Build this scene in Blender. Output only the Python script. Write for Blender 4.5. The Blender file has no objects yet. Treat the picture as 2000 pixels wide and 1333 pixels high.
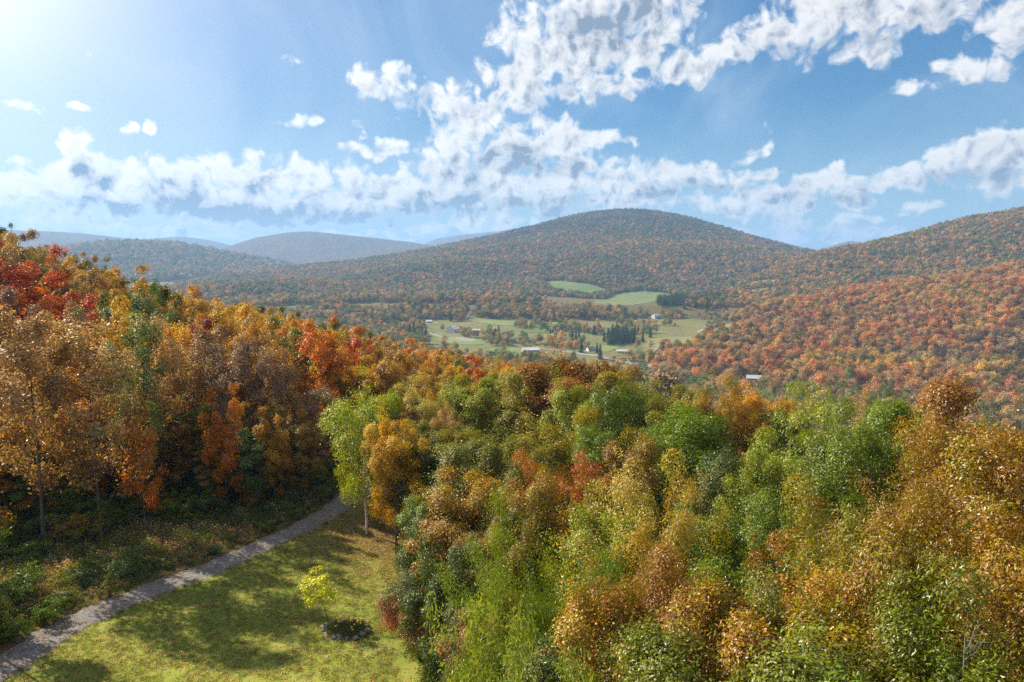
import bpy, math, random
import numpy as np
from mathutils import Vector, Matrix
from mathutils.geometry import delaunay_2d_cdt

R = math.radians
rng = np.random.default_rng(7)
random.seed(7)
SC = bpy.context.scene
COL = SC.collection

# ------------------------------------------------------------------ camera
PITCH = 7.1
CAMZ = 25.0
cam_data = bpy.data.cameras.new('camera')
cam_data.lens = 24.0
cam_data.sensor_width = 36.0
cam_data.clip_start = 0.5
cam_data.clip_end = 60000
cam = bpy.data.objects.new('camera', cam_data)
cam.location = (0, 0, CAMZ)
cam.rotation_euler = (R(90 - PITCH), 0, 0)
COL.objects.link(cam)
SC.camera = cam

FPX = 2000 * 24 / 36.0
_ct, _st = math.cos(R(PITCH)), math.sin(R(PITCH))

def pix_dir(px, py):
    """photograph pixel -> (azimuth, tan(elevation)); azimuth 0 is straight ahead (+Y), positive to the right"""
    dx = (px - 1000) / FPX
    dy = (666.5 - py) / FPX
    X, Y, Z = dx, _ct + dy * _st, -_st + dy * _ct
    return math.atan2(X, Y), Z / math.hypot(X, Y)

def project(x, y, z):
    """world -> photograph pixel (arrays welcome)"""
    zz = z - CAMZ
    d = y * _ct - zz * _st
    u = y * _st + zz * _ct
    d = np.where(d < 0.01, 0.01, d)
    return 1000 + FPX * x / d, 666.5 - FPX * u / d

# ------------------------------------------------------------------ sun and sky
SUN_AZ, SUN_EL = -60.0, 37.5
def sun_vec():
    a, e = R(SUN_AZ), R(SUN_EL)
    return Vector((math.sin(a) * math.cos(e), math.cos(a) * math.cos(e), math.sin(e)))
SUN = sun_vec()
sd = bpy.data.lights.new('sun', 'SUN')
sd.energy = 5.0
sd.angle = R(0.6)
sd.color = (1.0, 0.87, 0.68)
so = bpy.data.objects.new('sun', sd)
so.rotation_euler = (-SUN).to_track_quat('-Z', 'Y').to_euler()
COL.objects.link(so)

VS = SC.view_settings
SC.display_settings.display_device = 'sRGB'
VS.view_transform = 'Standard'
VS.look = 'None'
VS.gamma = 1.0
VS.use_curve_mapping = False
VS.exposure = 1.2
CY = SC.cycles
CY.max_bounces = 6
CY.diffuse_bounces = 3
CY.glossy_bounces = 2
CY.transmission_bounces = 4
CY.volume_bounces = 1
CY.transparent_max_bounces = 4
CY.sample_clamp_indirect = 6.0
CY.caustics_reflective = False
CY.caustics_refractive = False
CY.use_denoising = False
try:
    CY.denoiser = 'OPENIMAGEDENOISE'
    CY.denoising_input_passes = 'RGB_ALBEDO_NORMAL'
    CY.denoising_prefilter = 'ACCURATE'
except Exception:
    pass

class NT:
    """small helper around a node tree"""
    def __init__(s, tree):
        s.t = tree; s.n = tree.nodes; s.l = tree.links
    def add(s, typ, **kw):
        n = s.n.new(typ)
        for k, v in kw.items():
            setattr(n, k, v)
        return n
    def link(s, a, b):
        s.l.new(a, b)
    def val(s, sock, v):
        if hasattr(v, 'is_linked') or isinstance(v, bpy.types.NodeSocket):
            s.l.new(v, sock)
        else:
            sock.default_value = v
    def math(s, op, a, b=None, c=None, clamp=False):
        n = s.n.new('ShaderNodeMath'); n.operation = op; n.use_clamp = clamp
        s.val(n.inputs[0], a)
        if b is not None: s.val(n.inputs[1], b)
        if c is not None: s.val(n.inputs[2], c)
        return n.outputs[0]
    def vmath(s, op, a, b=None, scale=None):
        n = s.n.new('ShaderNodeVectorMath'); n.operation = op
        s.val(n.inputs[0], a)
        if b is not None: s.val(n.inputs[1], b)
        if scale is not None: s.val(n.inputs['Scale'], scale)
        return n.outputs['Value'] if op in ('LENGTH', 'DOT_PRODUCT') else n.outputs[0]
    def ramp01(s, v, lo, hi, a=0.0, b=1.0, smooth=True):
        n = s.n.new('ShaderNodeMapRange'); n.interpolation_type = 'SMOOTHSTEP' if smooth else 'LINEAR'
        s.val(n.inputs['Value'], v)
        for k, x in (('From Min', lo), ('From Max', hi), ('To Min', a), ('To Max', b)):
            s.val(n.inputs[k], x)
        return n.outputs['Result']
    def mix(s, f, a, b, blend='MIX'):
        n = s.n.new('ShaderNodeMix'); n.data_type = 'RGBA'; n.blend_type = blend
        s.val(n.inputs['Factor'], f)
        for i, x in ((6, a), (7, b)):
            if isinstance(x, (tuple, list)):
                n.inputs[i].default_value = tuple(x) + ((1,) if len(x) == 3 else ())
            else:
                s.l.new(x, n.inputs[i])
        return n.outputs[2]
    def noise(s, vec, scale, detail=4, rough=0.5, dims='3D', dist=0.0, out=0):
        n = s.n.new('ShaderNodeTexNoise'); n.noise_dimensions = dims
        if vec is not None: s.l.new(vec, n.inputs['Vector'])
        n.inputs['Scale'].default_value = scale
        n.inputs['Detail'].default_value = detail
        n.inputs['Roughness'].default_value = rough
        n.inputs['Distortion'].default_value = dist
        return n.outputs[out]

# clouds in the sky: direction (cx, cy), half sizes, strength, roll
CLOUDS = [
 (1075,105,100,90,1.0,0),(1150,60,120,85,1.05,0),(1250,20,100,60,.9,0),(1010,150,55,55,.9,0),(1130,150,60,45,.8,0),
 (1260,95,70,50,.8,0),(1330,130,60,38,.8,0),(1385,120,50,30,.8,-20),(1255,165,28,14,.5,0),(1180,180,40,12,.45,10),
 (1440,85,60,38,.8,-20),(1530,60,80,45,.95,0),(1620,35,110,65,1.0,0),(1750,20,150,60,1.0,0),(1690,95,60,32,.7,0),(1880,-20,120,40,.8,0),
 (1990,40,65,45,.8,0),(1885,142,68,24,.75,-6),(1750,172,36,11,.6,-6),(1830,140,26,12,.6,0),
 (718,150,26,20,.6,0),(775,168,44,26,.65,0),(870,200,70,28,.75,0),(905,240,36,36,.8,0),(975,215,16,19,.6,0),(940,185,14,14,.4,0),
 (592,126,20,11,.5,10),(595,237,28,11,.5,0),(730,290,42,22,.75,0),(782,292,14,14,.5,0),(703,262,18,12,.45,0),
 (60,208,36,10,.5,0),(148,203,20,7,.4,0),(240,248,16,12,.5,0),(293,250,17,14,.6,0),(30,310,10,7,.4,0),
 (1005,300,72,46,1.1,0),(905,285,55,55,.9,0),(1080,268,62,36,.9,0),(1170,272,62,13,.6,0),(860,330,60,44,.8,0),(1120,320,60,36,.9,0),(925,232,40,30,.7,0),
 (160,300,30,38,.9,0),(190,345,55,50,1.1,0),(80,365,85,36,.9,0),(10,375,60,35,.8,0),(330,345,90,36,.9,0),(455,340,90,38,.95,0),(570,350,90,32,.9,0),
 (690,355,75,30,.9,0),(300,385,150,32,1.1,0),(480,400,190,40,1.35,0),(650,405,140,32,1.1,0),(130,412,140,18,.7,0),(800,385,120,38,1.1,0),
 (920,375,110,48,1.15,0),(1050,375,110,42,1.15,0),(1160,375,80,32,.95,0),(1250,335,80,26,.8,0),(1340,345,90,22,.85,0),(1440,350,80,16,.75,0),
 (1280,372,70,34,.9,0),(1375,392,60,16,.65,0),(1480,302,28,12,.6,-10),(1500,398,80,30,.95,0),(1590,375,60,30,1.0,0),(1640,348,45,24,.9,0),(1660,385,50,22,.8,0),
 (1750,352,70,18,.7,0),(1850,330,110,34,1.0,-8),(1930,295,90,42,1.0,-12),(2030,290,90,55,1.0,0),(1940,355,120,26,.7,-5),
 (1560,445,90,18,.8,0),(1650,458,120,14,.75,0),(1450,455,80,16,.6,0),(1810,408,40,8,.5,0),(1700,425,70,8,.6,0),(1230,400,60,14,.6,0),
 (880,445,120,10,.7,0),(250,448,240,8,.8,0),(520,462,260,7,.8,0),(60,430,110,14,.7,0),(1000,430,130,14,.75,0),
]

SKY_STRENGTH = 0.052
SKY_DUST = 0.25
SKY_KNEE = 7.0
SKY_TINT = (0.56, 1.10, 1.38)
SKY_HOR = (4.2, 5.7, 7.3)
CL_SIZE = 1.16
SHADED = [(1170,50,110,60,1.0),(1240,20,90,40,1.0),(1000,310,62,40,1.1),(1110,330,60,30,.7),(920,350,60,40,.6),(180,360,50,32,.9),(160,395,60,18,.9),(370,408,190,26,1.3),(560,418,190,26,1.3),(720,425,130,26,1.1),
 (880,405,120,28,.9),(1060,405,120,24,.8),(330,370,90,18,.5),(1380,360,110,14,.7),(1290,380,50,26,.8),(1560,390,90,20,.8),(1660,385,60,22,.8),(1900,350,150,24,.8),(1700,90,120,26,.5),(1560,100,90,22,.4),(740,292,26,14,.5),(1620,448,90,8,.7)]
def build_world():
    w = bpy.data.worlds.new('World'); SC.world = w; w.use_nodes = True
    nt = w.node_tree; nt.nodes.clear(); T = NT(nt)
    geo = T.add('ShaderNodeTexCoord')
    d = geo.outputs['Generated']
    sx = T.add('ShaderNodeSeparateXYZ'); T.link(d, sx.inputs[0])
    az = T.math('MULTIPLY', T.math('ARCTAN2', sx.outputs[0], sx.outputs[1]), 180 / math.pi)
    el = T.math('MULTIPLY', T.math('ARCSINE', sx.outputs[2]), 180 / math.pi)
    cb = T.add('ShaderNodeCombineXYZ'); T.link(az, cb.inputs[0]); T.link(el, cb.inputs[1])
    P = cb.outputs[0]
    gd = T.vmath('MULTIPLY', T.vmath('SUBTRACT', P, (-38.5, 19.5, 0)), (1, 1, 0))
    near = T.math('EXPONENT', T.math('MULTIPLY', T.vmath('LENGTH', gd), -1 / 30.0))
    # clear sky, a little aureole and a thin veil
    sky = T.add('ShaderNodeTexSky', sky_type='NISHITA')
    sky.sun_disc = False
    sky.sun_elevation = R(SUN_EL); sky.sun_rotation = R(SUN_AZ)
    sky.altitude = 600; sky.air_density = 1.0; sky.dust_density = SKY_DUST; sky.ozone_density = 2.0
    lum = T.vmath('DOT_PRODUCT', sky.outputs[0], (0.25, 0.45, 0.3))
    k = T.math('DIVIDE', SKY_KNEE, T.math('ADD', lum, SKY_KNEE))
    skyc = T.vmath('SCALE', T.vmath('MULTIPLY', sky.outputs[0], SKY_TINT), scale=k)
    sdot = T.vmath('DOT_PRODUCT', d, tuple(SUN))
    ang = T.math('MULTIPLY', T.math('ARCCOSINE', T.math('MINIMUM', sdot, 1.0)), 180 / math.pi)
    g1 = T.math('EXPONENT', T.math('MULTIPLY', ang, -1 / 6.0))
    g2 = T.math('EXPONENT', T.math('MULTIPLY', ang, -1 / 22.0))
    glow = T.math('ADD', T.math('MULTIPLY', g1, 16.0), T.math('MULTIPLY', g2, 3.0))
    gcol = T.vmath('SCALE', (1.12, 0.98, 0.86), scale=glow)
    gl = T.math('EXPONENT', T.math('MULTIPLY', T.vmath('LENGTH', gd), -1 / 8.5))  # glare patch painted into the sky, apart from the sun's direction
    gcol = T.vmath('ADD', gcol, T.vmath('SCALE', (1.2, 1.0, 0.85), scale=T.math('MULTIPLY', gl, 11.0)))
    hor = T.ramp01(el, 13, 0, 0.0, 0.55)
    base0 = T.mix(hor, skyc, T.mix(T.math('MULTIPLY', near, 0.9, clamp=True), SKY_HOR, (8.2, 8.9, 9.6)))
    base0 = T.vmath('ADD', base0, gcol)
    lit = T.vmath('SCALE', (1.0, 0.985, 0.965), scale=T.math('MULTIPLY_ADD', near, 3.6, 8.7))
    dark = T.mix(near, (2.5, 3.0, 3.9), (1.8, 3.1, 4.6))

    to = T.vmath('NORMALIZE', T.vmath('SUBTRACT', (SUN_AZ, SUN_EL + 25, 0), P))
    Pm = T.vmath('ADD', P, T.vmath('SCALE', to, scale=0.7))
    Ps = T.vmath('ADD', P, T.vmath('SCALE', to, scale=1.5))
    def clouded(cur, curS, vec, warped, dk=None, lit=lit):
        vo = T.add('ShaderNodeTexVoronoi', voronoi_dimensions='2D', feature='SMOOTH_F1')
        vo.inputs['Scale'].default_value = 0.9; vo.inputs['Smoothness'].default_value = 0.5
        T.link(warped, vo.inputs['Vector'])
        puff = T.math('MULTIPLY_ADD', vo.outputs['Distance'], -0.9, 0.42)
        n0 = T.math('MULTIPLY_ADD', T.noise(vec, 0.48, 9, 0.575, '2D', 0.3), 3.7, -1.85)
        m0 = T.noise(vec, 0.55, 4, 0.55, '2D', 0.3); m1 = T.noise(Pm, 0.55, 4, 0.55, '2D', 0.3)
        D0 = T.math('ADD', T.math('ADD', cur, n0), puff)
        alpha = T.ramp01(D0, -0.25, 0.8)
        # light falls from the sun's side: boughs of cloud shade what lies behind them
        relief = T.math('ADD', T.math('MULTIPLY', T.math('SUBTRACT', m1, m0), 2.6), T.math('MULTIPLY', T.math('SUBTRACT', curS, cur), 0.55))
        body = T.ramp01(T.math('ADD', T.math('MULTIPLY', n0, 0.35), cur), -0.1, 1.3)
        sh = T.ramp01(relief, -0.6, 1.0, 0.0, 0.95)
        shade = T.math('MULTIPLY', T.math('ADD', sh, T.math('MULTIPLY', body, 0.22)), T.ramp01(D0, 0.0, 1.3, 0.2, 1.0), clamp=True)
        if dk is not None:
            shade = T.math('ADD', shade, T.math('MULTIPLY', dk, T.ramp01(relief, -1.0, 0.7, 0.25, 0.9)), clamp=True)
        veil = T.ramp01(T.noise(vec, 0.05, 4, 0.55, '2D', 0.8), 0.42, 0.8, 0.0, 0.35)
        b = T.mix(veil, base0, (6.5, 7.6, 8.6))
        cc = T.mix(shade, lit, dark)
        return T.mix(T.math('MULTIPLY', alpha, 0.97), b, cc)

    # the clouds in the picture
    wv = T.noise(P, 0.22, 3, 0.5, '2D', 0, 1)
    warp = T.vmath('MULTIPLY', T.vmath('SUBTRACT', wv, (0.5, 0.5, 0.5)), (3.4, 1.9, 0))
    def puffs(pw, after=None):
        cur = None; src = pw
        for i, (cx, cy, rx, ry, s, rot) in enumerate(CLOUDS):
            a, te = pix_dir(cx, cy); a2, _ = pix_dir(cx + rx, cy); _, te2 = pix_dir(cx, cy - ry)
            caz, cel = math.degrees(a), math.degrees(math.atan(te))
            wx, wy = abs(math.degrees(a2) - caz) * CL_SIZE, abs(math.degrees(math.atan(te2)) - cel) * CL_SIZE
            hold = cur if cur is not None else after
            if hold is not None and i % 10 in (0, 9):
                # a vanishing term that only makes the groups be worked out one after another
                n = T.add('ShaderNodeVectorMath', operation='MULTIPLY_ADD')
                T.link(hold, n.inputs[0]); n.inputs[1].default_value = (1e-7, 1e-7, 0); T.link(pw, n.inputs[2]); src = n.outputs[0]
            n = T.add('ShaderNodeVectorMath', operation='MULTIPLY_ADD')
            T.link(src, n.inputs[0]); n.inputs[1].default_value = (1 / wx, 1 / wy, 0); n.inputs[2].default_value = (-caz / wx, -cel / wy, 0)
            q = n.outputs[0]
            if rot:
                q = T.vmath('ADD', q, T.vmath('MULTIPLY', T.vmath('DOT_PRODUCT', q, (1, 0, 0)), (0, -math.tan(R(-rot)) * wx / wy, 0)))
            v = T.math('MULTIPLY_ADD', T.vmath('DOT_PRODUCT', q, q), -s, s)
            cur = v if cur is None else T.math('SMOOTH_MAX', cur, v, 0.25)
        return T.math('MAXIMUM', cur, -1.1)
    pw = T.vmath('ADD', P, warp)
    cur = puffs(pw)
    curS = puffs(T.vmath('ADD', Ps, warp), cur)
    # bodies and flat undersides that lie in shade
    dk = None
    for cx, cy, rx, ry, s in SHADED:
        a, te = pix_dir(cx, cy); a2, _ = pix_dir(cx + rx, cy); _, te2 = pix_dir(cx, cy - ry)
        caz, cel = math.degrees(a), math.degrees(math.atan(te)); wx, wy = abs(math.degrees(a2) - caz), abs(math.degrees(math.atan(te2)) - cel)
        n = T.add('ShaderNodeVectorMath', operation='MULTIPLY_ADD')
        T.link(pw, n.inputs[0]); n.inputs[1].default_value = (1 / wx, 1 / wy, 0); n.inputs[2].default_value = (-caz / wx, -cel / wy, 0)
        v = T.math('MULTIPLY', T.math('MAXIMUM', T.math('SUBTRACT', 1.0, T.vmath('DOT_PRODUCT', n.outputs[0], n.outputs[0])), 0.0), s * 0.9)
        dk = v if dk is None else T.math('MAXIMUM', dk, v)
    colA = clouded(cur, curS, P, pw, dk)
    # out-of-view cumulus, made brighter and denser to add fill light
    def wide(vec):
        return T.math('MAXIMUM', T.math('MULTIPLY_ADD', T.noise(vec, 0.075, 3, 0.5, '2D'), 5.0, -2.4), -1.1)
    colB = clouded(wide(P), wide(Ps), P, P, None, T.vmath('SCALE', lit, scale=1.3))
    mask = T.math('MAXIMUM', T.ramp01(T.math('ABSOLUTE', az), 37.5, 43), T.ramp01(el, 21.5, 26))
    mask = T.math('MAXIMUM', mask, T.ramp01(el, -0.5, -1.5))
    ba = T.add('ShaderNodeBackground'); T.link(colA, ba.inputs[0]); ba.inputs[1].default_value = SKY_STRENGTH
    bb = T.add('ShaderNodeBackground'); T.link(colB, bb.inputs[0]); bb.inputs[1].default_value = SKY_STRENGTH
    mx = T.add('ShaderNodeMixShader'); T.link(mask, mx.inputs[0]); T.link(ba.outputs[0], mx.inputs[1]); T.link(bb.outputs[0], mx.inputs[2])
    out = T.add('ShaderNodeOutputWorld'); T.link(mx.outputs[0], out.inputs[0])
    w.cycles.sampling_method = 'MANUAL'
    w.cycles.sample_map_resolution = 512
build_world()

# ------------------------------------------------------------------ small tools
def tag(o, label=None, cat=None, group=None, kind=None):
    if label: o['label'] = label
    if cat: o['category'] = cat
    if group: o['group'] = group
    if kind: o['kind'] = kind
    return o

def mesh_np(name, verts, faces, mat=None, smooth=False, attrs=None, mats=None, midx=None):
    """verts (n,3), faces (m,k) with equal k"""
    me = bpy.data.meshes.new(name)
    verts = np.asarray(verts, np.float32); faces = np.asarray(faces, np.int32)
    m, k = faces.shape
    me.vertices.add(len(verts)); me.vertices.foreach_set('co', verts.ravel())
    me.loops.add(m * k); me.loops.foreach_set('vertex_index', faces.ravel())
    me.polygons.add(m)
    me.polygons.foreach_set('loop_start', np.arange(0, m * k, k, dtype=np.int32))
    me.polygons.foreach_set('loop_total', np.full(m, k, np.int32))
    me.update(calc_edges=True)
    me.polygons.foreach_set('use_smooth', np.full(m, smooth))
    if attrs:
        for an, dom, arr in attrs:
            arr = np.asarray(arr, np.float32)
            a = me.attributes.new(an, 'FLOAT_VECTOR' if arr.ndim == 2 else 'FLOAT', dom)
            a.data.foreach_set('vector' if arr.ndim == 2 else 'value', arr.ravel())
    for mm in (mats or ([mat] if mat else [])):
        me.materials.append(mm)
    if midx is not None:
        me.polygons.foreach_set('material_index', np.asarray(midx, np.int32))
    return me

def obj(name, me, parent=None, loc=None):
    o = bpy.data.objects.new(name, me); COL.objects.link(o)
    if parent: o.parent = parent
    if loc is not None: o.location = loc
    return o

def empty(name, loc, rz=0, s=1.0):
    o = bpy.data.objects.new(name, None); COL.objects.link(o)
    o.location = loc; o.rotation_euler = (0, 0, rz)
    o.scale = (s, s, s) if not isinstance(s, tuple) else s
    o.empty_display_size = 0.5
    return o

class Bag:
    """collects polygons, builds one mesh"""
    def __init__(s): s.v = []; s.f = []
    def poly(s, pts):
        b = len(s.v); s.v += [tuple(p) for p in pts]; s.f.append(tuple(range(b, b + len(pts))))
    def box(s, c, h, rz=0, tilt=None):
        M = Matrix.Rotation(rz, 3, 'Z')
        if tilt: M = M @ Matrix.Rotation(tilt, 3, 'X')
        b = len(s.v)
        for z in (-1, 1):
            for x, y in ((-1, -1), (1, -1), (1, 1), (-1, 1)):
                q = M @ Vector((x * h[0], y * h[1], z * h[2])); s.v.append((c[0] + q.x, c[1] + q.y, c[2] + q.z))
        s.f += [tuple(b + i for i in q) for q in ((3,2,1,0),(4,5,6,7),(0,1,5,4),(1,2,6,5),(2,3,7,6),(3,0,4,7))]
    def build(s, name, mat, parent=None, smooth=False):
        me = bpy.data.meshes.new(name); me.from_pydata(s.v, [], s.f); me.update()
        me.materials.append(mat)
        if smooth:
            me.polygons.foreach_set('use_smooth', [True] * len(me.polygons))
        return obj(name, me, parent)

# value noise
def _hash(ix, iy, seed):
    h = (ix.astype(np.int64) * 374761393 + iy.astype(np.int64) * 668265263 + seed * 974634777) & 0x7fffffff
    h = ((h ^ (h >> 13)) * 1274126177) & 0x7fffffff
    return ((h ^ (h >> 16)) & 0xffff) / 65535.0
def vnoise(x, y, seed=0):
    x = np.asarray(x, float); y = np.asarray(y, float)
    ix = np.floor(x); iy = np.floor(y); fx = x - ix; fy = y - iy
    fx = fx * fx * fx * (fx * (fx * 6 - 15) + 10); fy = fy * fy * fy * (fy * (fy * 6 - 15) + 10)
    a = _hash(ix, iy, seed); b = _hash(ix + 1, iy, seed); c = _hash(ix, iy + 1, seed); d = _hash(ix + 1, iy + 1, seed)
    return (a + (b - a) * fx) * (1 - fy) + (c + (d - c) * fx) * fy
def fbm(x, y, oct=4, seed=0, gain=0.5):
    s = 0; a = 1; t = 0
    for o in range(oct):
        s = s + a * (vnoise(x * 2 ** o + 17.3 * o, y * 2 ** o - 9.1 * o, seed + o) - 0.5); t += a; a *= gain
    return s / t * 2

# ------------------------------------------------------------------ terrain
# shelf, left hill and valley: per picture column a profile of (distance, height)
BASE = [
 (-900, [(60,3),(230,48),(620,-20),(1000,-70),(1700,-80),(6000,-40)]),
 (-300, [(60,2),(205,27),(520,-50),(900,-92),(1600,-90),(6000,-60)]),
 (0,    [(60,.6),(195,16.5),(480,-62),(900,-98),(1600,-92),(6000,-60)]),
 (200,  [(60,.2),(185,6),(450,-68),(900,-100),(1600,-92),(6000,-60)]),
 (400,  [(62,0),(180,-1),(420,-72),(900,-100),(1600,-92),(6000,-60)]),
 (600,  [(66,0),(195,-10),(420,-78),(900,-100),(1600,-92),(6000,-60)]),
 (800,  [(72,-1),(215,-21),(430,-86),(900,-100),(1600,-92),(6000,-60)]),
 (950,  [(74,-1.5),(230,-30),(450,-92),(900,-100),(1600,-92),(6000,-60)]),
 (1100, [(68,-1.5),(240,-40),(480,-97),(900,-100),(1600,-92),(6000,-60)]),
 (1300, [(60,-1),(240,-46),(520,-101),(900,-100),(1600,-92),(6000,-60)]),
 (1600, [(55,-1),(230,-48),(520,-102),(900,-100),(1600,-90),(6000,-60)]),
 (2000, [(52,-.5),(220,-44),(520,-100),(900,-98),(1600,-80),(6000,-50)]),
 (2600, [(52,0),(220,-30),(520,-85),(900,-90),(1600,-70),(6000,-40)]),
]
_b_az = np.array([pix_dir(p, 500)[0] for p, _ in BASE])
_b_az = np.concatenate([[-math.pi], _b_az, [math.pi]])
_b_tab = np.array([[(0, 0)] + t for _, t in BASE], float)
_back = np.array([[(0, 0), (60, 3), (230, 30), (620, 20), (1000, 10), (1700, 10), (6000, 10)]], float)
_b_tab = np.concatenate([_back, _b_tab, _back])
_az_f = np.linspace(-math.pi, math.pi, 1441)
_tabf = np.stack([[np.interp(_az_f, _b_az, _b_tab[:, i, j]) for j in (0, 1)] for i in range(7)])   # (7,2,1441)
_k = np.hanning(15); _k /= _k.sum()
_tabf = np.stack([[np.convolve(np.pad(_tabf[i, j], 7, mode='wrap'), _k, 'valid') for j in (0, 1)] for i in range(7)])

def pchip(xk, yk, x):
    h = np.diff(xk); d = np.diff(yk) / h
    m = np.zeros_like(yk)
    for i in range(1, len(xk) - 1):
        if d[i - 1] * d[i] > 0:
            w1 = 2 * h[i] + h[i - 1]; w2 = h[i] + 2 * h[i - 1]
            m[i] = (w1 + w2) / (w1 / d[i - 1] + w2 / d[i])
    m[0] = 0; m[-1] = 0
    j = np.clip(np.searchsorted(xk, x, side='right') - 1, 0, len(xk) - 2)
    t = np.clip((x - xk[j]) / h[j], 0, 1)
    return ((2*t**3 - 3*t**2 + 1) * yk[j] + (t**3 - 2*t**2 + t) * h[j] * m[j] + (-2*t**3 + 3*t**2) * yk[j+1] + (t**3 - t**2) * h[j] * m[j+1])

# hills: crest (column, row, distance), front foot (distance, height), profile exponent, back slope, noise
HILLS = [
 ('hillside', [(1290,684,880),(1360,668,930),(1430,634,1050),(1532,597,1180),(1704,570,1300),(1800,555,1350),(2000,526,1400),(2300,480,1500),(2700,450,1600)], (620,-101), 1.0, .16, 9, 210),
 ('foothill', [(380,610,1500),(480,600,1500),(600,592,1550),(750,590,1550),(900,586,1500),(1050,592,1450),(1150,606,1400),(1210,622,1350)], (1180,-97), 1.0, .05, 7, 240),
 ('ridge', [(1360,590,1850),(1440,560,2050),(1500,535,2150),(1560,510,2250),(1600,498,2300),(1700,481,2400),(1800,456,2500),(1900,428,2600),(2000,411,2700),(2300,390,2800),(2700,400,2800)], (1450,-70), 1.1, .25, 26, 420),
 ('mountain', [(250,575,2600),(380,552,2800),(480,536,3000),(560,526,3100),(700,510,3200),(800,495,3300),(900,475,3400),(1000,454,3500),(1050,443,3550),(1100,429,3600),(1150,419,3600),(1200,414,3600),(1250,413,3600),(1300,418,3600),(1350,428,3600),(1400,443,3600),(1450,458,3550),(1500,473,3500),(1550,487,3450),(1600,497,3400),(1700,530,3300)], (1500,-90), 1.35, .3, 62, 620),
 ('low_hill', [(-100,520,4300),(100,496,4500),(200,481,4600),(270,478,4600),(350,483,4600),(450,502,4500),(550,520,4400),(650,548,4300)], (2900,-85), 1.1, .3, 30, 700),
 ('far_mountain', [(-500,440,8200),(-100,443,8200),(50,449,8200),(150,454,8200),(270,468,8200),(330,490,8000)], (5200,-60), 1.2, .25, 50, 1300),
 ('far_mountain', [(200,500,10600),(270,467,10600),(350,460,10600),(400,466,10600),(450,479,10500),(500,495,10400)], (8200,-40), 1.2, .25, 45, 1300),
 ('far_mountain', [(340,520,6800),(430,487,6900),(500,464,7000),(560,455,7000),(610,453,7000),(700,461,7000),(800,471,7000),(850,481,6900),(950,505,6800)], (4800,-60), 1.2, .25, 50, 1100),
 ('far_mountain', [(780,500,10500),(850,467,10500),(900,459,10500),(1000,449,10500),(1100,447,10500),(1200,465,10400)], (8200,-40), 1.2, .25, 45, 1300),
 ('far_mountain', [(1450,505,9900),(1530,481,9900),(1560,482,9900),(1600,491,9900),(1640,500,9800)], (8000,-40), 1.2, .25, 35, 1200),
 ('far_mountain', [(1560,510,9200),(1620,481,9300),(1660,469,9300),(1700,476,9300),(1760,492,9200),(1820,510,9200)], (7200,-40), 1.2, .25, 35, 1200),
]
AZ = np.concatenate([np.radians(np.arange(-180, -50, 3.0)), np.radians(np.arange(-50, 50, 0.25)), np.radians(np.arange(50, 180.01, 3.0))])
RR = np.concatenate([[0.0], 4.0 * 1.0265 ** np.arange(0, 311)])
RR = RR[RR < 12800]
AG, RG = np.meshgrid(AZ, RR, indexing='ij')
XG, YG = np.sin(AG) * RG, np.cos(AG) * RG
ZG = np.zeros_like(RG)
for i, a in enumerate(AZ):
    ks = np.array([np.interp(a, _az_f, _tabf[q, 0]) for q in range(7)])
    zs = np.array([np.interp(a, _az_f, _tabf[q, 1]) for q in range(7)])
    ZG[i] = pchip(ks, zs, RR)
ZG += fbm(XG / 60, YG / 60, 4, 3) * np.clip((RG - 75) / 200, 0, 1) * 3.0
ZG += fbm(XG / 9, YG / 9, 3, 5) * 0.12
ZG += fbm(XG / 400, YG / 400, 3, 8) * np.clip((RG - 500) / 600, 0, 1) * 7
LAY = np.full(ZG.shape, -1)
for hi, (nm, crest, foot, pw, back, namp, nsc) in enumerate(HILLS):
    ca = np.array([pix_dir(p, q)[0] for p, q, r in crest])
    cr = np.array([r for _, _, r in crest], float)
    cz = np.array([CAMZ + r * pix_dir(p, q)[1] for p, q, r in crest])
    fine = np.linspace(ca[0], ca[-1], 400)
    zf_ = np.interp(fine, ca, cz); rf_ = np.interp(fine, ca, cr)
    kk = np.hanning(17); kk /= kk.sum()
    zf_ = np.convolve(np.pad(zf_, 8, mode='edge'), kk, 'valid'); rf_ = np.convolve(np.pad(rf_, 8, mode='edge'), kk, 'valid')
    zc = np.interp(AZ, fine, zf_); rc = np.interp(AZ, fine, rf_)
    w0 = 0.045 if hi > 3 else 0.06
    fade = np.clip(1 - np.maximum(ca[0] - AZ, AZ - ca[-1]) / w0, 0, 1); fade = fade * fade * (3 - 2 * fade)
    rfoot, zfoot = foot
    t = np.clip((RG - rfoot) / (rc[:, None] - rfoot), 0, 1)
    S = 0.45 * (t * t * (3 - 2 * t)) + 0.55 * t ** pw
    zc2 = zfoot - 25 + (zc - zfoot + 25) * fade
    z = zfoot - 6 + (zc2[:, None] - zfoot + 6) * S
    over = np.maximum(RG - rc[:, None], 0)
    z = z - back * over * np.clip(over / 250, 0, 1)
    nz = fbm(XG / nsc + hi * 3.1, YG / nsc, 4, 20 + hi)
    z = z + nz * namp * np.sin(np.clip(t, 0, 1) * math.pi) ** 0.7 * 0.9 + nz * namp * 0.05 * t
    z = np.where(RG < rfoot - 80, -999, z)
    win = z > ZG
    LAY[win] = hi
    ZG = np.maximum(ZG, z)
LR0, LRD = math.log(4.0), math.log(1.0265)

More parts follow.
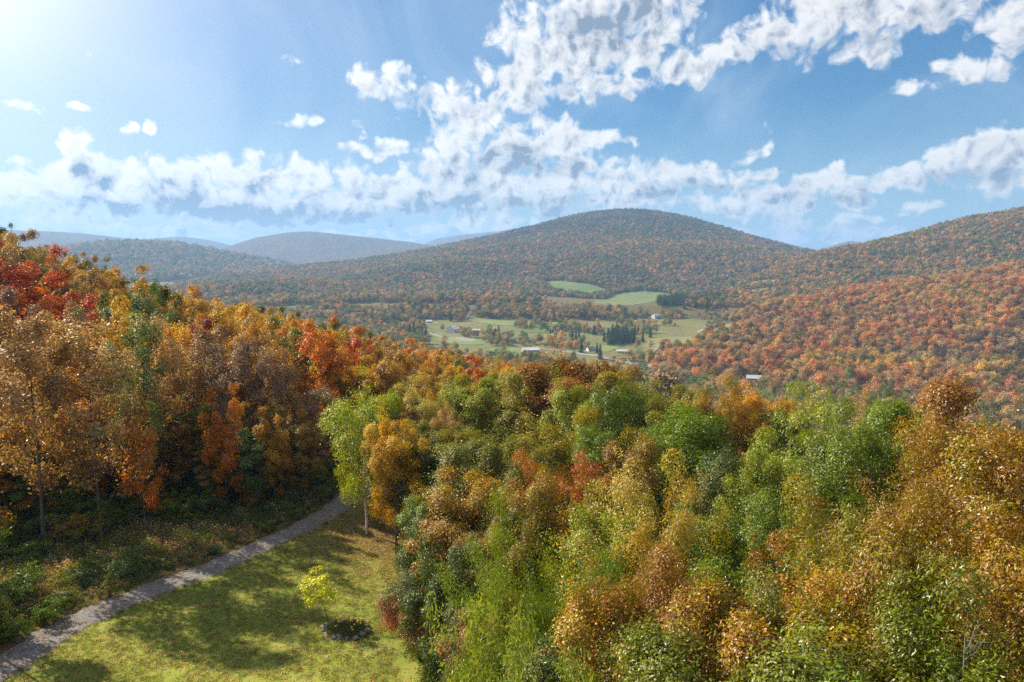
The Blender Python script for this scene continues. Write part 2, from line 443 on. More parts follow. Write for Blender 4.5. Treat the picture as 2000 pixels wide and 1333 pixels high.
def H(x, y):
    """ground height under world points, the same surface as the meshes"""
    x = np.asarray(x, float); y = np.asarray(y, float)
    a = np.arctan2(x, y); r = np.hypot(x, y)
    fi = np.interp(a, AZ, np.arange(len(AZ)))
    fr = np.interp(r, RR, np.arange(len(RR)))
    i = np.clip(np.floor(fi).astype(int), 0, len(AZ) - 2); j = np.clip(np.floor(fr).astype(int), 0, len(RR) - 2)
    u = fi - i; v = fr - j
    return (ZG[i, j] * (1 - u) + ZG[i + 1, j] * u) * (1 - v) + (ZG[i, j + 1] * (1 - u) + ZG[i + 1, j + 1] * u) * v

_rs = np.exp(np.linspace(math.log(8), math.log(12000), 3000))
def hit(px, py, lift=0.0):
    """where the ray through a photograph pixel meets the ground"""
    a, te = pix_dir(px, py)
    x, y = np.sin(a) * _rs, np.cos(a) * _rs
    zz = CAMZ + _rs * te
    below = np.nonzero(zz < H(x, y) + lift)[0]
    k = below[0] if len(below) else len(_rs) - 1
    return float(x[k]), float(y[k])
def polar(px, r):
    a = pix_dir(px, 500)[0]
    return math.sin(a) * r, math.cos(a) * r

# ------------------------------------------------------------------ materials
def new_mat(name):
    m = bpy.data.materials.new(name); m.use_nodes = True
    m.node_tree.nodes.clear()
    return m, NT(m.node_tree)
def finish(T, shader, disp=None):
    o = T.add('ShaderNodeOutputMaterial'); T.link(shader, o.inputs[0])
def bsdf(T, col, rough=0.8, spec=0.3, bump=None, strength=0.5, dist=0.05):
    b = T.add('ShaderNodeBsdfPrincipled')
    if isinstance(col, tuple): b.inputs['Base Color'].default_value = col + (1,)
    else: T.link(col, b.inputs['Base Color'])
    b.inputs['Roughness'].default_value = rough
    b.inputs['Specular IOR Level'].default_value = spec
    if bump is not None:
        n = T.add('ShaderNodeBump'); T.link(bump, n.inputs['Height'])
        n.inputs['Strength'].default_value = strength; n.inputs['Distance'].default_value = dist
        T.link(n.outputs[0], b.inputs['Normal'])
    return b.outputs[0]
def pos(T):
    return T.add('ShaderNodeNewGeometry').outputs['Position']

def simple(name, col, rough=0.8, var=0.25, scale=3.0, spec=0.3, bump=0.3, dist=0.02):
    m, T = new_mat(name); p = pos(T)
    n = T.noise(p, scale, 5, 0.6)
    c = T.mix(T.ramp01(n, 0.3, 0.7), tuple(x * (1 - var) for x in col), tuple(min(1, x * (1 + var)) for x in col))
    finish(T, bsdf(T, c, rough, spec, n, bump, dist)); return m

def leaf_mat(name, how, transl=0.34, spec=0.03, rough=0.38, gain=1.0, sat=1.12):
    """how = 'OBJECT' (custom properties of a tree) or 'INSTANCER' (attributes of scattered trees)"""
    m, T = new_mat(name)
    A = T.add('ShaderNodeAttribute', attribute_type=how, attribute_name='tint')
    B = T.add('ShaderNodeAttribute', attribute_type=how, attribute_name='tint_b')
    L = T.add('ShaderNodeAttribute', attribute_type='GEOMETRY', attribute_name='leaf')
    s = T.add('ShaderNodeSeparateXYZ'); T.link(L.outputs['Vector'], s.inputs[0])
    rnd, clump, hh = s.outputs
    f = T.math('ADD', T.math('MULTIPLY', clump, 0.75), T.math('MULTIPLY', rnd, 0.45))
    f = T.math('ADD', f, T.math('MULTIPLY', T.math('SUBTRACT', hh, 0.5), -0.45))
    f = T.ramp01(f, 0.35, 0.85)
    c = T.mix(f, A.outputs['Color'], B.outputs['Color'])
    v = T.math('MULTIPLY_ADD', rnd, 0.9, 0.5)
    v = T.math('MULTIPLY', v, T.math('MULTIPLY_ADD', clump, 0.65, 0.65))
    hs = T.add('ShaderNodeHueSaturation')
    T.link(c, hs.inputs['Color'])
    r2 = T.math('FRACT', T.math('MULTIPLY', rnd, 17.31))
    T.link(T.math('MULTIPLY_ADD', r2, 0.05, 0.475), hs.inputs['Hue'])
    hs.inputs['Saturation'].default_value = sat
    T.link(T.math('MULTIPLY', v, gain), hs.inputs['Value'])
    c = hs.outputs[0]
    d = T.add('ShaderNodeBsdfDiffuse'); T.link(c, d.inputs[0])
    t = T.add('ShaderNodeBsdfTranslucent')
    tc = T.mix(1.0, c, (1.3, 1.25, 0.5), 'MULTIPLY'); T.link(tc, t.inputs[0])
    mx = T.add('ShaderNodeMixShader'); mx.inputs[0].default_value = transl
    T.link(d.outputs[0], mx.inputs[1]); T.link(t.outputs[0], mx.inputs[2])
    g = T.add('ShaderNodeBsdfGlossy'); g.inputs['Roughness'].default_value = rough
    g.inputs['Color'].default_value = (0.9, 0.93, 1.0, 1)
    m2 = T.add('ShaderNodeMixShader'); m2.inputs[0].default_value = spec
    T.link(mx.outputs[0], m2.inputs[1]); T.link(g.outputs[0], m2.inputs[2])
    finish(T, m2.outputs[0]); return m

M_LEAF = leaf_mat('leaf', 'OBJECT')
M_LEAF_I = leaf_mat('scattered_leaf', 'INSTANCER', 0.3, 0.01, 0.6, 0.98, 0.88)

def bark_mat(name, col, dark, birch=False):
    m, T = new_mat(name)
    tc = T.add('ShaderNodeTexCoord').outputs['Object']
    st = T.vmath('MULTIPLY', tc, (1, 1, 0.25) if not birch else (1, 1, 6))
    n = T.noise(st, 14 if not birch else 2.2, 5, 0.65)
    c = T.mix(T.ramp01(n, 0.35, 0.65) if not birch else T.ramp01(n, 0.58, 0.66), col if not birch else col, dark)
    finish(T, bsdf(T, c, 0.85, 0.2, n, 0.6, 0.03)); return m
M_BARK = bark_mat('grey_bark', (0.17, 0.14, 0.12), (0.07, 0.055, 0.045))
M_PALE = bark_mat('pale_bark', (0.42, 0.38, 0.33), (0.20, 0.17, 0.15))
M_BIRCH = bark_mat('birch_bark', (0.62, 0.58, 0.52), (0.08, 0.06, 0.05), True)
M_DEAD = simple('dead_wood', (0.20, 0.18, 0.16), 0.9, 0.2, 6)

# ------------------------------------------------------------------ terrain meshes
def ground_mat():
    m, T = new_mat('woodland_floor'); p = pos(T)
    n = T.noise(p, 0.25, 6, 0.6); n2 = T.noise(p, 5.0, 6, 0.7); n3 = T.noise(p, 28, 3, 0.7)
    c = T.mix(T.ramp01(n, 0.35, 0.65), (0.10, 0.085, 0.035), (0.085, 0.095, 0.03))
    c = T.mix(T.ramp01(n2, 0.45, 0.7), c, (0.16, 0.085, 0.035))
    c = T.mix(T.ramp01(n3, 0.55, 0.75, 0, 0.6), c, (0.22, 0.12, 0.04))
    finish(T, bsdf(T, c, 0.95, 0.1, n2, 1.0, 0.12)); return m
def hill_mat(name, cols, scale, amp):
    """a far wooded slope: colours vary crown by crown"""
    m, T = new_mat(name); p = pos(T)
    v = T.add('ShaderNodeTexVoronoi'); v.inputs['Scale'].default_value = scale; T.link(p, v.inputs['Vector'])
    sp = T.add('ShaderNodeSeparateColor'); T.link(v.outputs['Color'], sp.inputs[0])
    n = T.noise(p, scale * 0.06, 5, 0.6)
    f = T.math('ADD', T.math('MULTIPLY', sp.outputs[0], 0.5), T.math('MULTIPLY', n, 1.0))
    c = T.mix(T.ramp01(f, 0.5, 0.85), cols[0], cols[1])
    c = T.mix(T.ramp01(f, 0.85, 1.05), c, cols[2])
    h = T.math('SUBTRACT', 1.0, v.outputs['Distance'])
    finish(T, bsdf(T, c, 0.95, 0.05, h, 1.0, amp)); return m
def valley_mat():
    m, T = new_mat('rough_pasture'); p = pos(T)
    n = T.noise(p, 0.012, 6, 0.6); n2 = T.noise(p, 0.15, 6, 0.65)
    c = T.mix(T.ramp01(n, 0.4, 0.6), (0.16, 0.15, 0.06), (0.12, 0.15, 0.045))
    c = T.mix(T.ramp01(n2, 0.4, 0.7, 0, 0.7), c, (0.10, 0.075, 0.035))
    finish(T, bsdf(T, c, 0.95, 0.1, n2, 0.7, 0.8)); return m
M_GROUND = ground_mat(); M_VALLEY = valley_mat()
hc = ((0.055, 0.06, 0.025), (0.10, 0.065, 0.03), (0.16, 0.075, 0.03))
HM = {'hillside': M_GROUND, 'foothill': M_GROUND, 'ridge': M_GROUND, 'mountain': M_GROUND,
      'low_hill': hill_mat('wooded_slope', hc, 0.07, 6.0),
      'far_mountain': hill_mat('far_wooded_slope', hc, 0.045, 8.0)}

def build_terrain():
    na, nr = ZG.shape
    vid = np.arange(na * nr).reshape(na, nr)
    V = np.stack([XG, YG, ZG], -1).reshape(-1, 3)
    F = np.stack([vid[:-1, :-1], vid[1:, :-1], vid[1:, 1:], vid[:-1, 1:]], -1).reshape(-1, 4)
    lay = np.maximum.reduce([LAY[:-1, :-1], LAY[1:, :-1], LAY[1:, 1:], LAY[:-1, 1:]]).reshape(-1)
    rf = RG[:-1, :-1].reshape(-1)
    classes = [('ground', (lay < 0) & (rf < 430), M_GROUND), ('valley_floor', (lay < 0) & (rf >= 430), M_VALLEY)]
    for hi, h in enumerate(HILLS):
        classes.append((h[0], lay == hi, HM[h[0]]))
    for nm, sel, mat in classes:
        f = F[sel]
        if len(f) == 0: continue
        u, inv = np.unique(f, return_inverse=True)
        tag(obj(nm, mesh_np(nm, V[u], inv.reshape(f.shape), mat, smooth=True)), kind='structure')
build_terrain()

# ------------------------------------------------------------------ draped patches, roads
def inside(poly, x, y):
    poly = np.asarray(poly); x = np.asarray(x); y = np.asarray(y); r = np.zeros(x.shape, bool)
    j = len(poly) - 1
    for i in range(len(poly)):
        xi, yi = poly[i]; xj, yj = poly[j]
        if yi != yj:
            c = ((yi > y) != (yj > y)) & (x < (xj - xi) * (y - yi) / (yj - yi) + xi)
            r ^= c
        j = i
    return r
def densify(poly, step):
    out = []
    for i in range(len(poly)):
        a, b = np.array(poly[i]), np.array(poly[(i + 1) % len(poly)])
        n = max(1, int(np.hypot(*(b - a)) / step))
        for k in range(n): out.append(tuple(a + (b - a) * k / n))
    return out
def smooth_poly(poly, it=2):
    for _ in range(it):
        q = []
        for i in range(len(poly)):
            a, b = np.array(poly[i]), np.array(poly[(i + 1) % len(poly)])
            q += [tuple(a * .75 + b * .25), tuple(a * .25 + b * .75)]
        poly = q
    return poly
def drape(name, poly, step, off, mat, kind='structure', thick=0.0):
    b = densify(poly, step)
    P = np.array(b); lo, hi = P.min(0), P.max(0)
    gx, gy = np.meshgrid(np.arange(lo[0], hi[0], step), np.arange(lo[1], hi[1], step))
    gx = gx.ravel() + rng.uniform(-.15, .15, gx.size) * step; gy = gy.ravel() + rng.uniform(-.15, .15, gy.size) * step
    ins = inside(P, gx, gy)
    pts = [Vector(q) for q in b] + [Vector((float(x), float(y))) for x, y in zip(gx[ins], gy[ins])]
    edges = [(i, (i + 1) % len(b)) for i in range(len(b))]
    v, _, f, *_r = delaunay_2d_cdt(pts, edges, [list(range(len(b)))], 1, 1e-4)
    v = np.array([(q.x, q.y) for q in v])
    z = H(v[:, 0], v[:, 1]) + off
    me = mesh_np(name, np.column_stack([v, z]), np.array([t for t in f if len(t) == 3]), mat, smooth=True)
    return tag(obj(name, me), kind=kind)

def spline(pts, n=8):
    P = np.array(pts, float); out = []
    Q = np.vstack([2 * P[0] - P[1], P, 2 * P[-1] - P[-2]])
    for i in range(len(P) - 1):
        p0, p1, p2, p3 = Q[i:i + 4]
        for k in range(n):
            t = k / n
            out.append(0.5 * ((2*p1) + (-p0+p2)*t + (2*p0-5*p1+4*p2-p3)*t*t + (-p0+3*p1-3*p2+p3)*t**3))
    out.append(P[-1]); return np.array(out)
def strip(name, line, width, off, mat, cross=4, wob=0.0):
    L = np.array(line); d = np.gradient(L, axis=0); d /= np.linalg.norm(d, axis=1)[:, None]
    nrm = np.column_stack([d[:, 1], -d[:, 0]])
    V = []
    for k in range(cross + 1):
        u = (k / cross - 0.5)
        ww = width * (1 + (wob * fbm(np.arange(len(L)) * .35 + (9 if k == 0 else 0), np.zeros(len(L)), 3, 77) if k in (0, cross) else 0))
        q = L + nrm * (u * ww)[:, None] if np.ndim(ww) else L + nrm * u * ww
        z = H(q[:, 0], q[:, 1]) + off - (0.03 if k in (0, cross) else 0)
        V.append(np.column_stack([q, z]))
    n = len(L); V = np.vstack(V)
    F = [(k * n + i, k * n + i + 1, (k + 1) * n + i + 1, (k + 1) * n + i) for k in range(cross) for i in range(n - 1)]
    return tag(obj(name, mesh_np(name, V, F, mat, smooth=True)), kind='structure'), L, nrm

PATH_PX = [(-230,1440),(-60,1350),(35,1285),(130,1228),(220,1185),(310,1150),(400,1117),(480,1082),(560,1046),(620,1017),(665,990),(700,962)]
path_pts = [hit(*p) for p in PATH_PX]
path_pts.append((path_pts[-1][0] + 3.5, path_pts[-1][1] + 9)); path_pts.append((path_pts[-1][0] + 6, path_pts[-1][1] + 10))
path_line = spline(path_pts, 14)
def gravel_mat():
    m, T = new_mat('gravel'); p = pos(T)
    v = T.add('ShaderNodeTexVoronoi'); v.inputs['Scale'].default_value = 14; T.link(p, v.inputs['Vector'])
    n = T.noise(p, 1.1, 6, 0.65); n2 = T.noise(p, 9, 4, 0.7)
    sp = T.add('ShaderNodeSeparateColor'); T.link(v.outputs['Color'], sp.inputs[0])
    c = T.mix(sp.outputs[0], (0.115, 0.113, 0.112), (0.265, 0.26, 0.255))
    c = T.mix(T.ramp01(n, 0.42, 0.7, 0, 0.75), c, (0.15, 0.11, 0.085))
    c = T.mix(T.ramp01(n2, 0.62, 0.72, 0, 0.5), c, (0.33, 0.2, 0.09))
    finish(T, bsdf(T, c, 0.9, 0.2, v.outputs['Distance'], 0.8, 0.06)); return m
M_GRAVEL = gravel_mat()
_, pl_, pn_ = strip('path', path_line, 2.5, 0.06, M_GRAVEL, 8, 0.3)
path_right = pl_ + pn_ * 1.1      # towards the lawn
path_left = pl_ - pn_ * 1.1

def lawn_mat():
    m, T = new_mat('mown_grass'); p = pos(T)
    n = T.noise(p, 0.16, 5, 0.6, dist=0.6); n2 = T.noise(p, 1.3, 6, 0.7); n3 = T.noise(T.vmath('MULTIPLY', p, (1, 1, 0.3)), 22, 4, 0.75)
    c = T.mix(T.ramp01(n, 0.38, 0.62), (0.175, 0.235, 0.028), (0.26, 0.285, 0.045))
    c = T.mix(T.ramp01(n2, 0.42, 0.72, 0, 0.65), c, (0.30, 0.26, 0.09))
    c = T.mix(T.ramp01(n3, 0.4, 0.75, 0, 0.5), c, (0.085, 0.12, 0.018))
    b = T.math('ADD', T.math('MULTIPLY', n2, 0.6), n3)
    finish(T, bsdf(T, c, 0.9, 0.12, b, 0.9, 0.06)); return m
M_LAWN = lawn_mat()
lawn_poly = [tuple(q) for q in path_right[:-16:3]] + [(-7, 74), (0, 66), (2.5, 52), (2.5, 40), (3, 28), (5, 8), (-8, 4), (-26, 12)]
drape('lawn', lawn_poly, 0.8, 0.02, M_LAWN)

def field_mat(name, a, b, rows=None, gain=0.5):
    m, T = new_mat(name); p = pos(T)
    n = T.noise(p, 0.02, 5, 0.6); n2 = T.noise(p, 0.3, 5, 0.7)
    f = T.ramp01(T.math('ADD', T.math('MULTIPLY', n, 0.7), T.math('MULTIPLY', n2, 0.3)), 0.35, 0.65)
    c = T.mix(f, a, b)
    if rows:
        q = T.vmath('DOT_PRODUCT', p, rows)
        sn = T.math('SINE', q)
        c = T.mix(T.ramp01(sn, 0.2, 1, 0, gain), c, tuple(x * 1.5 for x in b))
    finish(T, bsdf(T, c, 0.95, 0.1, n2, 0.5, 0.2)); return m
M_F1 = field_mat('green_pasture', (0.12, 0.155, 0.045), (0.175, 0.20, 0.07))
M_F2 = field_mat('striped_field', (0.085, 0.12, 0.04), (0.14, 0.165, 0.06), (0.35, 0.12, 0))
M_F3 = field_mat('dry_meadow', (0.19, 0.17, 0.075), (0.145, 0.15, 0.055))
M_F4 = field_mat('dark_pasture', (0.085, 0.13, 0.04), (0.12, 0.16, 0.05))
M_YARD = simple('pale_yard', (0.20, 0.195, 0.18), 0.9, 0.12, 0.4)
M_ROAD = simple('road_surface', (0.20, 0.195, 0.185), 0.9, 0.15, 0.6)
FIELDS = [
 (M_F4, [(1060,548),(1120,552),(1190,566),(1180,578),(1120,580),(1068,568)]),
 (M_F2, [(1150,590),(1200,572),(1290,570),(1330,580),(1260,596),(1190,600)]),
 (M_F1, [(906,618),(940,622),(1010,630),(1110,628),(1100,636),(1010,637),(940,634)]),
 (M_F1, [(815,628),(850,627),(860,634),(830,636)]),
 (M_F1, [(842,652),(880,656),(930,664),(960,672),(905,676),(850,668)]),
 (M_F1, [(936,685),(990,679),(1030,685),(1060,694),(1000,698),(945,694)]),
 (M_F3, [(1040,655),(1130,648),(1150,655),(1060,664)]),
 (M_F1, [(1160,678),(1200,672),(1215,680),(1180,692)]),
 (M_F3, [(1250,668),(1330,656),(1430,632),(1460,630),(1440,645),(1370,665),(1330,678),(1260,690)]),
 (M_F1, [(1296,684),(1340,664),(1370,662),(1352,680),(1310,692)]),
 (M_F3, [(1120,700),(1200,712),(1290,730),(1300,745),(1200,735),(1130,718)]),
 (M_F4, [(1200,742),(1300,748),(1360,758),(1340,775),(1220,770)]),
 (M_F1, [(1445,572),(1480,565),(1535,561),(1560,562),(1500,574),(1450,582)]),
 (M_F3, [(1420,556),(1500,548),(1540,552),(1470,560),(1430,566)]),
 (M_F1, [(1705,544),(1750,538),(1790,536),(1760,543),(1712,550)]),
 (M_F1, [(1255,623),(1280,620),(1290,626),(1262,630)]),
 (M_F4, [(1010,646),(1070,638),(1120,636),(1090,646),(1030,652)]),
]
field_px = []
for mat, pp in FIELDS:
    w = [hit(*q) for q in pp]
    w = smooth_poly(w, 2)
    P = np.array(w); size = max(np.ptp(P[:, 0]), np.ptp(P[:, 1]))
    drape('field', w, max(4.0, size / 22), 0.35, mat)
    field_px.append(w)
drape('yard', smooth_poly([hit(*q) for q in [(885,661),(905,659),(930,664),(928,669),(900,668)]], 1), 4, 0.6, M_YARD)
ROADS = [([(1030,681),(1075,684),(1130,692),(1200,704),(1260,716),(1330,731),(1400,742),(1470,752)], 8.5),
         ([(1285,700),(1278,688),(1290,676),(1320,664),(1360,657)], 5),
         ([(838,650),(860,658),(900,664),(960,664),(1010,668)], 6),
         ([(908,625),(918,612),(925,604)], 6),
         ([(1195,703),(1230,700),(1270,697),(1300,702)], 5),
         ([(1060,660),(1030,667),(1000,672)], 4)]
road_pts = []
for pp, wd in ROADS:
    line = spline([hit(*q) for q in pp], 10)
    strip('road', line, wd, 0.55, M_ROAD, 2)
    road_pts.append((line, wd))

def keep_clear(x, y, margin=6):
    """True where no tree may stand: fields, roads, yards, houses"""
    m = np.zeros(x.shape, bool)
    for w in field_px: m |= inside(w, x, y)
    for line, wd in road_pts:
        for q in line[::2]:
            m |= (x - q[0]) ** 2 + (y - q[1]) ** 2 < (wd * .5 + margin) ** 2
    for hx, hy, rr in HOUSES:
        m |= (x - hx) ** 2 + (y - hy) ** 2 < rr * rr
        # nothing tall straight in front of a house
        dd = math.hypot(hx, hy); ux, uy = hx / dd, hy / dd
        along = x * ux + y * uy; across = np.abs(-x * uy + y * ux)
        m |= (along < dd) & (along > dd - 55) & (across < rr * .8)
    return m

# ------------------------------------------------------------------ houses in the valley
M_WHITE = simple('white_siding', (0.58, 0.57, 0.54), 0.7, 0.05, 1.5)
M_GREYW = simple('grey_boards', (0.36, 0.35, 0.34), 0.85, 0.2, 1.5)
M_REDW = simple('red_barn_boards', (0.30, 0.05, 0.04), 0.85, 0.2, 1.5)
M_ROOFG = simple('grey_metal_roof', (0.45, 0.47, 0.50), 0.45, 0.12, 1.0)
M_ROOFD = simple('dark_shingle_roof', (0.10, 0.10, 0.11), 0.9, 0.2, 1.0)
M_ROOFW = simple('pale_metal_roof', (0.36, 0.38, 0.41), 0.4, 0.06, 1.0)
M_GLASS = simple('dark_window', (0.05, 0.06, 0.07), 0.2, 0.1, 1.0, 0.6)
M_DOOR = simple('dark_door', (0.12, 0.07, 0.05), 0.7, 0.1, 1.0)
HOUSES = []
def house(px, py, w, d, h, rh, rz, wall, roof, name, label, cat, nwin=3, group='buildings in the valley'):
    x, y = hit(px, py)
    z = float(min(H(x, y), H(x + w / 3, y), H(x - w / 3, y), H(x, y + d / 3), H(x, y - d / 3)))
    HOUSES.append((x, y, max(w, d) * 0.75 + 3))
    root = empty(name, (x, y, z), rz); tag(root, label, cat, group)
    b = Bag(); hw, hd = w / 2, d / 2
    b.poly([(-hw, -hd, -1), (hw, -hd, -1), (hw, -hd, h), (-hw, -hd, h)])
    b.poly([(hw, hd, -1), (-hw, hd, -1), (-hw, hd, h), (hw, hd, h)])
    b.poly([(hw, -hd, -1), (hw, hd, -1), (hw, hd, h), (hw, 0, h + rh), (hw, -hd, h)])
    b.poly([(-hw, hd, -1), (-hw, -hd, -1), (-hw, -hd, h), (-hw, 0, h + rh), (-hw, hd, h)])
    b.build('wall', wall, root)
    r = Bag(); ov, t = 0.5, 0.22; sl = rh / hd
    for sg in (-1, 1):
        y0, z0 = sg * (hd + ov), h - sl * ov + 0.06; z1 = h + rh + 0.06
        A = [(-hw - ov, y0, z0), (hw + ov, y0, z0), (hw + ov, 0, z1), (-hw - ov, 0, z1)]
        if sg > 0: A = A[::-1]
        B = [(p[0], p[1], p[2] + t) for p in A]
        r.poly(B); r.poly(A[::-1])
        for i in range(4):
            j = (i + 1) % 4
            r.poly([A[i], A[j], B[j], B[i]])
    r.build('roof', roof, root)
    for k in range(nwin):
        wx = -hw + (k + 0.5) * w / nwin + (0.6 if nwin > 1 else 0)
        for sg in (-1, 1):
            wb = Bag(); wb.box((wx, sg * (hd + 0.02), h * 0.55), (0.6, 0.06, 0.75)); wb.build('window', M_GLASS, root)
    for sg in (-1, 1):
        wb = Bag(); wb.box((sg * (hw + 0.02), 0, h * 0.6), (0.06, 0.6, 0.75)); wb.build('window', M_GLASS, root)
    db = Bag(); db.box((-hw + w / nwin * 0.95, -hd - 0.03, 1.0), (0.55, 0.07, 1.05)); db.build('door', M_DOOR, root)
    if cat == 'house':
        cb = Bag(); cb.box((w * 0.2, hd * 0.3, h + rh * 0.9), (0.4, 0.4, 0.9)); cb.build('chimney', M_GREYW, root)
    return root
house(883,650,11,15,6.5,4.5,R(62),M_WHITE,M_ROOFG,'barn','tall pale barn with its gable end lit, beside the farm yard','barn',2)
house(1036,688,22,11,3.2,2.8,R(8),M_GREYW,M_ROOFG,'barn','long low grey farm shed at the start of the valley road','barn',5)
house(1217,690,16,8,2.8,1.8,R(-14),M_WHITE,M_ROOFW,'house','long low white house just above the valley road','house',5)
house(1153,686,9,8,3.2,2.5,R(20),M_WHITE,M_ROOFD,'house','small white house between dark conifers left of the long white one','house',3)
house(962,647,13,8,3,2.2,R(5),M_WHITE,M_ROOFW,'house','white roofed house on the right of the farm group','house',4)
house(838,631,10,8,3,2.2,R(10),M_GREYW,M_ROOFG,'house','leftmost house of the valley, above the left wood','house',3)
house(898,646,7,6,3,2,R(-20),M_WHITE,M_ROOFW,'shed','small pale shed right beside the tall barn','shed',2)
house(930,649,12,7,3,1.8,R(-6),M_GREYW,M_ROOFG,'house','low grey roofed house between the barn and the white roofed house','house',4)
house(925,607,8,7,4,3,R(30),M_WHITE,M_ROOFG,'house','white house at the top of the drive under the wooded foothill','house',2)
house(1280,621,14,10,5.5,3.5,R(35),M_WHITE,M_ROOFG,'house','white house on the knoll among orange trees in mid valley','house',3)
house(1372,656,11,13,6,4,R(70),M_WHITE,M_ROOFG,'barn','white barn standing at the left edge of the red hillside','barn',2)
house(1472,745,14,9,3.5,2.6,R(-12),M_REDW,M_ROOFW,'barn','red barn with pale roof below the red hillside','barn',3)
house(1434,590,10,8,4.5,3,R(20),M_WHITE,M_ROOFG,'house','tiny white house beside the field behind the red hillside','house',2)
house(1386,594,8,7,3,2,R(-20),M_GREYW,M_ROOFD,'house','dark roofed cabin at the end of the conifer wood','house',2)
house(1003,670,8,6,2.6,1.8,R(0),M_GREYW,M_ROOFD,'shed','dark roofed shed beside the lane above the long grey shed','shed',2)

# ------------------------------------------------------------------ tree makers
def tube(pts, r0, r1, sides=5, V=None, F=None):
    pts = np.asarray(pts, float); n = len(pts); base = len(V)
    d = np.gradient(pts, axis=0); d /= (np.linalg.norm(d, axis=1)[:, None] + 1e-9)
    up = np.array([0, 0, 1.0]) if abs(d[0][2]) < 0.8 else np.array([1.0, 0, 0])
    for i in range(n):
        a = np.cross(d[i], up); a /= np.linalg.norm(a) + 1e-9; b = np.cross(d[i], a)
        r = r0 + (r1 - r0) * i / (n - 1)
        for k in range(sides):
            t = 2 * math.pi * k / sides
            V.append(pts[i] + (a * math.cos(t) + b * math.sin(t)) * r)
    for i in range(n - 1):
        for k in range(sides):
            k2 = (k + 1) % sides
            F.append((base + i * sides + k, base + i * sides + k2, base + (i + 1) * sides + k2, base + (i + 1) * sides + k))

def profile(kind, t):
    """relative crown radius at relative crown height t"""
    if kind == 'oval': return math.sqrt(max(0.02, 1 - (2 * t - 0.85) ** 2 / 1.35)) 
    if kind == 'round': return math.sqrt(max(0.03, 1 - (2 * t - 1.0) ** 2 * 0.93))
    if kind == 'column': return 0.9 * min(1, (t * 4 + .35)) * (1 - t ** 2.6) ** 0.6 + 0.06
    if kind == 'spread': return (0.45 + 0.75 * t) * (1 - t ** 4) ** 0.5 + 0.08
    if kind == 'cone': return (1 - t) ** 0.85 + 0.05
    return 1

